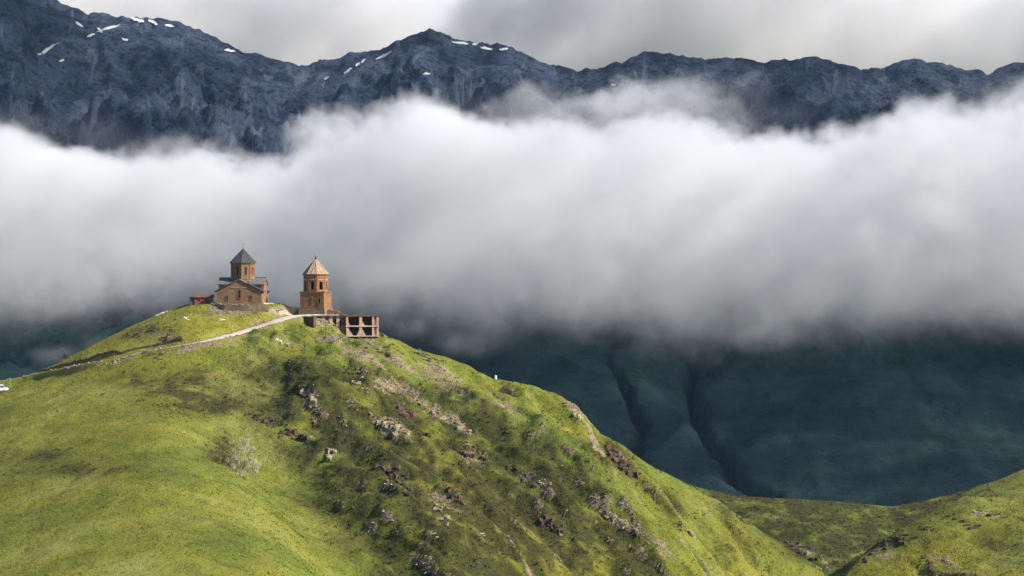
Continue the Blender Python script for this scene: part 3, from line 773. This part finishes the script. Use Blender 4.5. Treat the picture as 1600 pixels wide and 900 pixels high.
bm = bmesh.new(); box(bm, -.1, .4, .502, RD-.1, .302, 2.948); box(bm, -.1, .4, .502, RD-.1, 3.332, 6.048); obj('side_wall', bm, M['redwall'], ru)
for xa in (4.1, 7.9):
    bm = bmesh.new(); box(bm, xa, xa+.35, 1.6, RD-.602, .302, 2.948); box(bm, xa, xa+.35, 1.6, RD-.602, 3.332, 6.048); obj('inner_wall', bm, M['redwall'], ru)
for za in (1.55, 4.55):
    bm = bmesh.new(); box(bm, 8.352, 9.148, -.1, .1, za, za+.2); obj('rail', bm, M['redwall'], ru)
for xa in (1.0, 4.6, 8.8):
    bm = bmesh.new(); box(bm, xa, xa+.6, .3, 1.2, -4, -.002); obj('pier', bm, M['darkrubble'], ru)
bm = bmesh.new(); box(bm, .2, RW-.2, 2.0, RD-.1, -5, -.002); obj('foundation', bm, M['darkrubble'], ru)

# ------------------------------------------------------------------ arcade wing beside the ruin
AY = 870.5
ax0 = (489-800)/F*AY; az = (450-511)/F*AY
ar = empty('arcade_wing', (ax0, AY, az), R(3))
tag(ar, 'low red arcade wing with pale piers joining the terrace to the open ruin', 'building')
AW = 9.8
bm = bmesh.new(); box(bm, -.3, AW, 1.6, 4.0, -3, 3.1); obj('back_wall', bm, M['redwall'], ar)
bm = bmesh.new(); box(bm, -.5, AW-.02, -.5, 4.2, 3.1, 3.45); obj('roof_slab', bm, M['slate'], ar)
bm = bmesh.new(); box(bm, -.3, AW-.02, -.2, 1.598, -4, .25); obj('foundation', bm, M['rubble'], ar)
for xa, w, mt in ((-.3, 1.4, 'redwall'), (2.5, 1.15, 'pink'), (4.75, 1.15, 'pink'), (7.0, 1.0, 'pink'), (8.6, 1.15, 'redwall')):
    bm = bmesh.new(); box(bm, xa, xa+w, -.12, .5, .252, 3.098); obj('pier', bm, M[mt], ar)
for xa, w in ((1.102, 1.396), (3.652, 1.096), (5.902, 1.096), (8.002, .596)):
    bm = bmesh.new(); box(bm, xa, xa+w, -.05, .4, 2.3, 3.097); obj('lintel', bm, M['redwall'], ar)

# ------------------------------------------------------------------ walls
def stone_wall(name, pts, h, th, mat, label, cat='wall', step=.55, jag=.28, sink=1.2, topz=None, seed=0):
    """uneven masonry following the ground between the given ground points"""
    rnd = random.Random(seed)
    P = []
    for a, b in zip(pts, pts[1:]):
        n = max(1, int((b-a).length/step))
        P += [a.lerp(b, i/n) for i in range(n)]
    P.append(pts[-1])
    bm = bmesh.new(); prev = None; o0 = P[0].copy()
    for i, p in enumerate(P):
        d = (P[min(i+1, len(P)-1)]-P[max(i-1, 0)]); d.z = 0; d.normalize(); s = Vector((d.y, -d.x, 0))
        g = float(hz(p.x, p.y)); f = i/(len(P)-1)
        hh = (h(f) if callable(h) else h) + rnd.uniform(-jag, jag)
        top = (topz(f) if topz else g + hh) + (rnd.uniform(-jag, jag)*.6 if topz else 0)
        b0 = min(g, top) - sink
        zs = [b0, b0+(top-b0)*.4, b0+(top-b0)*.75, top]
        ring = [bm.verts.new(p + s*(th/2 + rnd.uniform(0, .12)) + Vector((0, 0, z-p.z)) - o0) for z in zs] + \
               [bm.verts.new(p - s*(th/2 + rnd.uniform(0, .12)) + Vector((0, 0, z-p.z)) - o0) for z in zs[::-1]]
        if prev:
            for k in range(8): bm.faces.new((prev[k], prev[(k+1) % 8], ring[(k+1) % 8], ring[k]))
        else: bm.faces.new(ring)
        prev = ring
    bm.faces.new(prev[::-1])
    return tag(obj(name, bm, mat, None, o0), label, cat)
def pt(px, Yd):
    x = (px-800)/F*Yd; return Vector((x, Yd, float(hz(x, Yd))))
stone_wall('terrace_wall', [pt(330, 873.5), pt(350, 871.5), pt(385, 870.5), pt(420, 871)], 0, .9, M['rubble'], 'rough grey rubble terrace wall right below the church', topz=lambda f: -4.7-.5*f, jag=.45, seed=1)
stone_wall('courtyard_wall', [pt(418, 875), pt(440, 876), pt(474, 876)], 0, .7, M['darkrubble'], 'low brown courtyard wall between church and bell tower', topz=lambda f: Z_at(476.5, 875)-.9*f, jag=.25, seed=2)
stone_wall('parapet', [pt(413, 879), pt(440, 879)], 0, .5, M['white'], 'short whitewashed parapet just right of the church', topz=lambda f: Z_at(473.0, 879)-.25*f, jag=.1, seed=3)
stone_wall('terrace_wall', [pt(453, 873.0), pt(472, 868.5), pt(492, 864)], 0, .8, M['darkrubble'], 'dark retaining wall tapering under the pale terrace left of the arcade', topz=lambda f: Z_at(494.2, 870), sink=4, jag=.12, seed=4)
stone_wall('broken_wall', [pt(506, 876), pt(522, 875.5), pt(539, 875)], 0, 1.2, M['redwall'], 'crumbled red brown wall at the foot of the bell tower', topz=lambda f: Z_at(483.5+9*f*f, 875), jag=.5, seed=5)
# dry-stone wall along the uphill side of the track
up_px = [(62,579),(90,573),(140,562.5),(190,552),(240,541.5),(285,533)]
stone_wall('dry_stone_wall', [at(a, b) for a, b in up_px], .45, .6, M['darkrubble'], 'dark dry stone wall following the uphill edge of the dirt track', jag=.2, seed=6)

# dirt track laid on its bench
bm = bmesh.new(); prev = None
m_track, t, b_ = material('pale_dirt_track', .95, .1)
pos = t.n('ShaderNodeNewGeometry').outputs['Position']; na = t.noise(pos, 1.2, 5, .7); nb = t.noise(pos, .3, 3, .6)
c = t.mix(t.ramp(na, .34, .66), (0.30, 0.26, 0.21), (0.52, 0.47, 0.40)); c = t.mix(t.math('MULTIPLY', t.ramp(nb, .5, .7), .5), c, (0.22, 0.19, 0.14))
m_track.node_tree.links.new(c, b_.inputs['Base Color']); bump(t, b_, na, .5, .15)
for i, p in enumerate(pp):
    f = i/(len(pp)-1)
    d = pp[min(i+1, len(pp)-1)]-pp[max(i-1, 0)]; d.z = 0; d.normalize(); s = Vector((d.y, -d.x, 0))
    w = float(np.interp(f, [0, .1, .25, .45, .6, 1], [4.1, 3.6, 2.9, 2.1, 1.5, 1.2])) 
    row = []
    for g in (-1, -.5, 0, .5, 1):
        q = p + s*(g*w*(1+.25*mnoise.noise((i*.7, g, 0)))); row.append(bm.verts.new((q.x, q.y, float(hz(q.x, q.y)) + (.09 if abs(g) < 1 else -.05))))
    if prev:
        for k in range(4): bm.faces.new((prev[k], prev[k+1], row[k+1], row[k]))
    prev = row
tag(obj('dirt_track', bm, m_track, smooth=True), kind='structure')

# ------------------------------------------------------------------ shed left of the church
sh = empty('shed', (pt(319, 878).x, 878, Z_at(472, 878)), R(6))
tag(sh, 'small dark shed with rusty red roof left of the church', 'shed')
bm = bmesh.new(); box(bm, -2.9, 2.7, -1.6, 1.6, -2.0, 1.55); obj('wall', bm, M['redwall'], sh)
for ya in (-2.0, 2.0):
    bm = bmesh.new(); prism(bm, [(ya, 1.42), (0, 2.15), (0, 2.28), (ya, 1.55)], 'x', -3.2, 3.0); obj('roof_slope', bm, M['redroof'], sh)
bm = bmesh.new(); box(bm, -4.3, -2.95, -1.3, 1.2, -2.0, 1.5); obj('lean_to', bm, M['wood'], sh)
bm = bmesh.new(); prism(bm, [(-4.55, 1.3), (-2.95, 1.75), (-2.95, 1.87), (-4.55, 1.42)], 'y', -1.6, 1.5); obj('lean_to_roof', bm, M['slate'], sh)
bm = bmesh.new(); box(bm, .2, 1.1, -1.66, -1.58, -.6, 1.2); obj('door', bm, M['wood'], sh)
bm = bmesh.new(); box(bm, -1.9, -1.1, -1.65, -1.58, .2, .9); obj('window', bm, M['dark'], sh)

# ------------------------------------------------------------------ white van at the left edge
vg = at(6, 612)
vn = empty('van', (X_at(12.5, vg.y)-2.45, vg.y, float(hz(X_at(4, vg.y), vg.y))+.02), R(0))
tag(vn, 'white van parked on the grass at the far left edge', 'van')
bm = bmesh.new(); prism(bm, [(-2.4, .42), (2.4, .42), (2.45, .95), (2.25, 1.18), (1.55, 1.3), (.95, 2.05), (.7, 2.15), (-2.25, 2.2), (-2.4, 2.05)], 'y', -.92, .92)
bmesh.ops.bevel(bm, geom=bm.edges[:], offset=.06, segments=2, affect='EDGES'); obj('body', bm, M['white'], vn)
bm = bmesh.new(); prism(bm, [(.55, 1.32), (1.42, 1.32), (.93, 1.95), (.55, 1.95)], 'y', -.945, -.9); obj('window', bm, M['glass'], vn)
bm = bmesh.new(); box(bm, -.75, .42, -.945, -.9, 1.32, 1.95); obj('window', bm, M['glass'], vn)
bm = bmesh.new(); box(bm, -2.1, -.9, -.945, -.9, 1.32, 1.95); obj('window', bm, M['glass'], vn)
bm = bmesh.new(); prism(bm, [(1.50, 1.38), (1.56, 1.38), (1.02, 2.02), (.96, 2.02)], 'y', -.78, .78); obj('windscreen', bm, M['glass'], vn)
for wx_ in (-1.5, 1.45):
    for wy_ in (-.88, .88):
        bm = bmesh.new(); prism(bm, ngon(16, .36), 'y', -.11, .11); w = obj('wheel', bm, M['tyre'], vn, (wx_, wy_, .36))
        bm = bmesh.new(); prism(bm, ngon(12, .2), 'y', -.125, .125); obj('rim', bm, M['metal'], w)
for wy_ in (-.72, .72):
    bm = bmesh.new(); box(bm, 2.3, 2.47, wy_-.16, wy_+.16, .9, 1.06); obj('headlight', bm, M['lamp'], vn)
bm = bmesh.new(); box(bm, 2.35, 2.52, -.9, .9, .42, .62); obj('bumper', bm, M['tyre'], vn)

# ------------------------------------------------------------------ poles and marker
g = pt(15.5, 868)
po = empty('pole', (g.x, g.y, g.z)); tag(po, 'thin grey pole standing on the skyline above the white van', 'pole')
bm = bmesh.new(); frustum(bm, 8, .11, .08, -.6, 3.0); obj('shaft', bm, M['metal'], po)
bm = bmesh.new(); frustum(bm, 8, .18, .14, 3.0, 3.12); obj('cap', bm, M['metal'], po)
g = pt(774.5, 879)
mk = empty('marker_stone', (g.x, g.y, g.z)); tag(mk, 'small white marker stone on the grassy skyline right of the ruin', 'marker')
bm = bmesh.new(); frustum(bm, 6, .48, .36, -.4, 1.1, .4); frustum(bm, 6, .36, .12, 1.102, 1.35, .4); obj('block', bm, RM['white'], mk)
bm = bmesh.new(); box(bm, -.6, .6, -.5, .5, -.5, .14); obj('footing', bm, RM['grey'], mk)

# ------------------------------------------------------------------ rock outcrops
def rock_piece(bm, c, sx, sy, sz, seed, rz=0.0, sub=2):
    r = bmesh.ops.create_icosphere(bm, subdivisions=sub, radius=1.0)
    off = Vector((seed*13.7, seed*5.3, seed*2.1)); rot = Matrix.Rotation(rz, 3, 'Z')
    for v in r['verts']:
        p = v.co.copy()
        q = Vector([math.copysign(abs(a)**.5, a) for a in p])
        k = 1 + .55*mnoise.noise(p*1.5+off) + .35*mnoise.noise(p*3.3+off)
        q = Vector((q.x*sx, q.y*sy, q.z*sz))*k
        v.co = rot @ q + c
def outcrop(px, py, w, h, ang, mat, n, label, name='rock_outcrop', cat='rock', big=1.0):
    """a crag: n blocks along a line on the ground whose photo extent is about w x h at an angle"""
    rnd = random.Random(int(px*7+py))
    g0 = at(px, py); k = F/g0.y
    root = empty(name, g0); ca, sa = math.cos(R(ang)), math.sin(R(ang))
    n = int(n*1.8)
    for i in range(n):
        f = (i+.5)/n - .5 + rnd.uniform(-.1, .1)
        u = f*w*1.05; v = rnd.uniform(-.45, .45)*h
        g = at(px + ca*u - sa*v, py + sa*u + ca*v)
        if (g-g0).length > 14: continue
        s = big*(h/k)*rnd.uniform(.16, .46); sw = big*(w/k)/n*rnd.uniform(.8, 1.8)
        bm = bmesh.new(); rock_piece(bm, Vector((0, 0, 0)), max(min(sw, s*1.7), s*.6), s*.8, s*rnd.uniform(.6, 1.0), rnd.uniform(0, 50), R(rnd.uniform(-30, 30)))
        obj('block', bm, RM[mat], root, g - g0 + Vector((0, .3*s, -.22*s)))
    return tag(root, label, cat, 'rock outcrops on the hillside')
for a in [
    (485, 624, 34, 14, 58, 'grey', 7, 'pale upright crag on the slope below the ruin'),
    (420, 658, 58, 12, 18, 'dark', 8, 'long dark crag slanting across the middle of the meadow'),
    (462, 680, 46, 16, 10, 'red', 9, 'reddish rubble ledge at the lower end of the long dark crag'),
    (517, 711, 14, 20, 70, 'pale', 3, 'small pale boulder group right of the silvery tree'),
    (632, 641, 28, 24, 30, 'red', 6, 'dark red crag left of the purplish scree streak'),
    (612, 668, 40, 16, 38, 'pale', 7, 'pale ledge running downhill below the dark red crag'),
    (562, 604, 38, 10, 22, 'grey', 7, 'grey stepped ledge beneath the pale bare slope under the ruin'),
    (543, 583, 14, 8, 30, 'dark', 3, 'black rocks standing in for a small dark hole directly below the ruin'),  # a dark hole in the slope, built as black rocks
    (612, 735, 42, 24, 40, 'dark', 8, 'dark crag in the shaded gully below the pale ledge'),
    (632, 640+125, 30, 18, 30, 'dark', 6, 'dark broken crag low in the shaded gully'),
    (712, 770, 40, 20, 42, 'red', 8, 'dark red crag in the middle of the dark slope'),
    (745, 712, 42, 20, 30, 'red', 8, 'dark red crag high on the dark slope band'),
    (690, 806, 36, 16, 55, 'grey', 7, 'pale brown ledge near the bottom of the gully'),
    (862, 822, 34, 18, 32, 'dark', 7, 'black crag at the lower end of the dark slope'),
    (820, 745, 50, 16, 35, 'dark', 8, 'dark crag line at the upper edge of the dark slope'),
    (968, 722, 62, 18, 40, 'red', 11, 'dark red crag just below the right skyline of the hill'),
    (906, 655, 26, 10, 45, 'pale', 5, 'pale rock step on the right skyline bend'),
    (978, 822, 84, 9, 33, 'grey', 13, 'long grey stone streak on the sunny right flank'),
    (692, 652, 84, 9, 33, 'grey', 13, 'purplish grey stone streak on the upper slope below the skyline'),
    (1068, 830, 26, 8, 38, 'dark', 4, 'dark ledge low on the sunny right flank'),
    (1250, 855, 60, 18, 38, 'dark', 10, 'dark eroded bank at the foot of the right flank'),
    (1402, 848, 40, 16, -25, 'dark', 7, 'dark crag at the end of the near right ridge'),
    (1452, 826, 22, 9, 5, 'red', 4, 'red brown ledge in the centre of the near right hill'),
    (1508, 818, 44, 10, 22, 'dark', 7, 'dark overhanging bank on the near right hill'),
    (1548, 804, 40, 9, 12, 'dark', 6, 'topmost dark bank on the near right hill'),
    (1452, 884, 34, 10, 50, 'red', 6, 'brown crag at the bottom edge of the near right hill'),
    (1372, 858, 50, 9, -38, 'dark', 7, 'dark eroded edge running down to the right hand gully'),
    (208, 524, 24, 9, -10, 'dark', 5, 'dark boulder cluster on the left shoulder above the track'),
    (233, 514, 26, 8, 5, 'dark', 5, 'dark flat rocks halfway between skyline and track'),
    (262, 497, 22, 7, 8, 'grey', 4, 'brown rocks near the left skyline by the white slab'),
    (264, 514, 14, 7, 15, 'dark', 3, 'dark rock pair between the flat rocks and the church'),
    (268, 529, 26, 9, 10, 'dark', 5, 'dark crag standing right above the track'),
    (241, 556, 32, 9, 15, 'dark', 6, 'dark overhanging bank just below the track'),
    (660, 555, 24, 9, 30, 'dark', 5, 'dark rocks on the skyline right of the ruin'),
    (600, 552, 26, 14, 30, 'red', 5, 'brown crag directly right of and below the ruin'),
    (683, 563, 14, 8, 30, 'dark', 3, 'black rock at the skyline kink'),
]: outcrop(*a)
for a in [
    (253, 486.5, 16, 4.5, -12, 'white', 4, 'long white slab on the left skyline of the hill'),
    (437, 533, 12, 5, 25, 'white', 3, 'white stone on the grass below the track bend'),
    (448, 537, 9, 4, 10, 'white', 2, 'smaller white stone beside the one below the track bend'),
    (755, 835, 9, 4, 25, 'white', 2, 'lone white stone low in the dark gully'),
    (345, 500, 7, 5, 45, 'white', 2, 'white stone on the grass below the church terrace'),
    (291, 498, 6, 4, 0, 'white', 2, 'pale stone on the grass left of the church'),
    (680, 836, 10, 4, 30, 'white', 2, 'pale stone at the bottom of the gully'),
    (66, 603, 6, 5, 0, 'pale', 2, 'small boulder on the grass right of the white van'),
]:
    o = outcrop(*a, name='boulder'); o['group'] = 'loose stones on the grass'

# ------------------------------------------------------------------ trees and bushes
def leaf_cloud(bm, rnd, c, r, n, s, squash=1.0):
    for _ in range(n):
        d = Vector((rnd.gauss(0, 1), rnd.gauss(0, 1), rnd.gauss(0, 1))).normalized()*r*rnd.random()**.4; d.z *= squash
        p = c + d; a = Vector((rnd.uniform(-1, 1), rnd.uniform(-1, 1), rnd.uniform(-.6, 1))).normalized(); b = a.orthogonal().normalized()
        w = s*rnd.uniform(.6, 1.4)
        bm.faces.new([bm.verts.new(p + a*w), bm.verts.new(p - a*w*.4 + b*w*.6), bm.verts.new(p - a*w*.4 - b*w*.6)])
def leaf_mat(name, c1, c2):
    m, t, b = material(name, .8, .2)
    pos = t.n('ShaderNodeNewGeometry').outputs['Position']; n = t.noise(pos, .8, 4, .7)
    t.t.links.new(t.mix(t.ramp(n, .35, .65), c1, c2), b.inputs['Base Color']); return m
silver = leaf_mat('silvery_leaves', (0.16, 0.15, 0.085), (0.34, 0.32, 0.22))
bark = plain_material('pale_bark', (0.24, 0.19, 0.14), (0.42, 0.36, 0.28), 2)
darkleaf = leaf_mat('dark_leaves', (0.018, 0.026, 0.012), (0.05, 0.06, 0.022))
rnd = random.Random(9)
g = at(376, 744); k = F/g.y
tr = empty('silvery_tree', (g.x, g.y, g.z)); tag(tr, 'pale silvery grey shrubby tree alone on the open meadow', 'tree')
lobes = [(-2.4, 0, 3.0, 1.7), (-.6, .3, 4.4, 1.8), (1.2, 0, 3.2, 1.8), (3.3, .2, 2.6, 1.7), (.2, .3, 7.4, 1.7), (1.4, 0, 8.6, 1.5), (-1.0, 0, 6.3, 1.5), (2.4, .2, 6.4, 1.2), (2.6, 0, 4.4, 1.4), (-1.6, 0, 1.8, 1.4), (3.4, 0, 1.4, 1.1)]
for lx, ly, lz, lr in lobes:
    bm = bmesh.new(); bar(bm, (rnd.uniform(-.4, .4), 0, -.5), (lx*.4, ly, lz*.5), .11, 6); bar(bm, (lx*.4, ly, lz*.5), (lx, ly, lz), .065, 5)
    for _ in range(4): bar(bm, (lx*.7, ly, lz*.75), (lx+rnd.uniform(-1, 1), ly+rnd.uniform(-1, 1), lz+rnd.uniform(0, 1.2)), .03, 3)
    obj('limb', bm, bark, tr)
bm = bmesh.new()
for lx, ly, lz, lr in lobes:
    for _ in range(7): leaf_cloud(bm, rnd, Vector((lx+rnd.gauss(0, .55)*lr, ly+rnd.gauss(0, .5)*lr, lz+rnd.gauss(0, .5)*lr)), lr*.45, 55, .16)
obj('crown', bm, silver, tr)
def bush(px, py, w, h, mat, label, n=500, Yd=None):
    g = pt(px, Yd) if Yd else at(px, py); rnd = random.Random(int(px))
    o = empty('bush', (g.x, g.y, g.z)); tag(o, label, 'bush')
    bm = bmesh.new()
    for _ in range(5): bar(bm, (0, 0, -.3), (rnd.uniform(-.5, .5)*w, rnd.uniform(-.3, .3)*w, h*rnd.uniform(.5, .9)), .04, 4)
    obj('stem', bm, M['wood'], o)
    bm = bmesh.new()
    for _ in range(9): leaf_cloud(bm, rnd, Vector((rnd.uniform(-.35, .35)*w, rnd.uniform(-.3, .3)*w, h*rnd.uniform(.25, .8))), .3*w, n//9, .13)
    obj('crown', bm, mat, o)
bush(103.5, 551, 1.9, 1.7, darkleaf, 'dark bush sticking up on the left skyline', Yd=879)
bush(597, 520, 1.2, 1.3, darkleaf, 'small dark bush touching the right corner of the ruin', 300, Yd=874)

# ------------------------------------------------------------------ ground cover: grass, scrub, scree (stuff)
rs = np.random.RandomState(3)
def scatter(weight, n):
    """n random ground points, chosen by weight over the grid; only where the photo's side of the hill shows"""
    w = weight.ravel()/weight.sum()
    idx = rs.choice(w.size, n, p=w)
    x = GXX.ravel()[idx] + rs.uniform(-.5, .5, n)*GS; y = GYY.ravel()[idx] + rs.uniform(-.5, .5, n)*GS
    return x, y, hz(x, y)
visible = ((PXX > -60) & (PXX < 1660) & (PYY > 440) & (PYY < 960) & (gyy*1.0 + 0.12 > -0.02)).astype(float)
visible *= np.where(GYY < 1060, 1, 0)
def tri_mesh(name, co, mat, kind='stuff', label=None, cat=None):
    n = len(co)//3; me = bpy.data.meshes.new(name)
    me.vertices.add(len(co)); me.vertices.foreach_set('co', co.astype(np.float32).ravel())
    me.loops.add(len(co)); me.loops.foreach_set('vertex_index', np.arange(len(co), dtype=np.int32))
    me.polygons.add(n); me.polygons.foreach_set('loop_start', np.arange(0, len(co), 3, dtype=np.int32))
    me.update(calc_edges=True)
    return tag(link_mesh(name, me, mat), label, cat, kind=kind)

# grass tufts
m_grass, t, b = material('meadow_grass', .85, .15)
pos, n2_, n3_, c = grass_nodes(t)
hc = t.mix(t.ramp(n3_, .35, .65), (0.018, 0.024, 0.006), (0.050, 0.045, 0.013))  # tufts take the same plant tone and painted shade
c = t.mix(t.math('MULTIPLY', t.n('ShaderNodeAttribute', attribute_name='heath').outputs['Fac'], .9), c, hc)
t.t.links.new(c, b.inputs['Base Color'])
N = 100000
x, y, z = scatter(visible*np.clip(1-rock*1.1, 0, 1)*np.clip(1-bare*1.3, 0, 1)*np.clip(1-heath_shade_n*.7, .1, 1)*np.clip(kP*-1+1, 0, 1)*np.clip(.25+1.4*sstep(-.3, .5, fbm(GXX/5, GYY/5, 3, 211)), .05, 2), N)
V = []
for kk in range(3):
    a = rs.uniform(0, 2*np.pi, N); hgt = rs.uniform(.07, .24, N); w = rs.uniform(.07, .2, N); ox = rs.uniform(-.2, .2, N); oy = rs.uniform(-.2, .2, N)
    p0 = np.stack([x+ox-w*np.cos(a), y+oy-w*np.sin(a), z-.08], -1); p1 = np.stack([x+ox+w*np.cos(a), y+oy+w*np.sin(a), z-.08], -1)
    p2 = np.stack([x+ox+rs.uniform(-.25, .25, N), y+oy+rs.uniform(-.25, .25, N), z+hgt], -1)
    V.append(np.stack([p0, p1, p2], 1).reshape(-1, 3))
go = tri_mesh('meadow_grass', np.concatenate(V), m_grass, label='yellow green meadow grass covering the hillside', cat='grass')
ii = np.clip(np.rint((x-GX0)/GS).astype(int), 0, len(gx)-1); jj = np.clip(np.rint((y-GY0)/GS).astype(int), 0, len(gy)-1)
attr(go.data, 'heath', np.tile(np.repeat(heath_shade_n[jj, ii], 3), 3))

# heather and dwarf shrubs
m_scrub = leaf_mat('heath_scrub', (0.030, 0.033, 0.010), (0.085, 0.070, 0.024))
NC = 5500
x, y, z = scatter(visible*np.clip(heath_shade_n-.15, 0, 1)*np.clip(1-rock, .2, 1), NC)
x2, y2, z2 = scatter(visible*(rough_mask(GXX, GYY)+.012)*np.clip(1-bare*1.2-kP, 0, 1), 1300)
x = np.concatenate([x, x2]); y = np.concatenate([y, y2]); z = np.concatenate([z, z2]); NC = len(x)
LV = 16; r = np.repeat(rs.uniform(.2, .75, NC)**1.2, LV); cx = np.repeat(x, LV); cy_ = np.repeat(y, LV); cz = np.repeat(z, LV); n = NC*LV
d = rs.normal(size=(n, 3)); d /= np.linalg.norm(d, axis=1)[:, None]; d[:, 2] = np.abs(d[:, 2])*.75
c0 = np.stack([cx, cy_, cz], -1) + d*r[:, None]*.8
tri = c0[:, None, :] + rs.normal(size=(n, 3, 3))*(.20*r[:, None, None]+.05)
tri_mesh('heath_scrub', tri.reshape(-1, 3), m_scrub, label='dark brown heather and dwarf shrubs on the gully slopes', cat='scrub')

# scree and loose stones
NS = 9000
x, y, z = scatter(visible*np.clip(rock-.35, 0, 1)*np.clip(1-bare*1.5, 0, 1), NS)
ov = np.array([(1,0,0),(0,1,0),(-1,0,0),(0,-1,0),(0,0,1),(0,0,-1)], float); of = np.array([(0,1,4),(1,2,4),(2,3,4),(3,0,4),(1,0,5),(2,1,5),(3,2,5),(0,3,5)])
sz = (.10 + .42*rs.random_sample(NS)**3)
P = ov[None]*rs.uniform(.55, 1.3, (NS, 6, 3)) + rs.normal(size=(NS, 6, 3))*.18
a = rs.uniform(0, 6.28, NS); ca, sa = np.cos(a)[:, None], np.sin(a)[:, None]
P = np.stack([P[..., 0]*ca - P[..., 1]*sa, P[..., 0]*sa + P[..., 1]*ca, P[..., 2]*.7], -1)*sz[:, None, None] + np.stack([x, y, z+sz*.15], -1)[:, None, :]
tri_mesh('scree', P[:, of].reshape(-1, 3), RM['grey'], label='grey brown scree and loose stones strewn over the slopes', cat='stones')
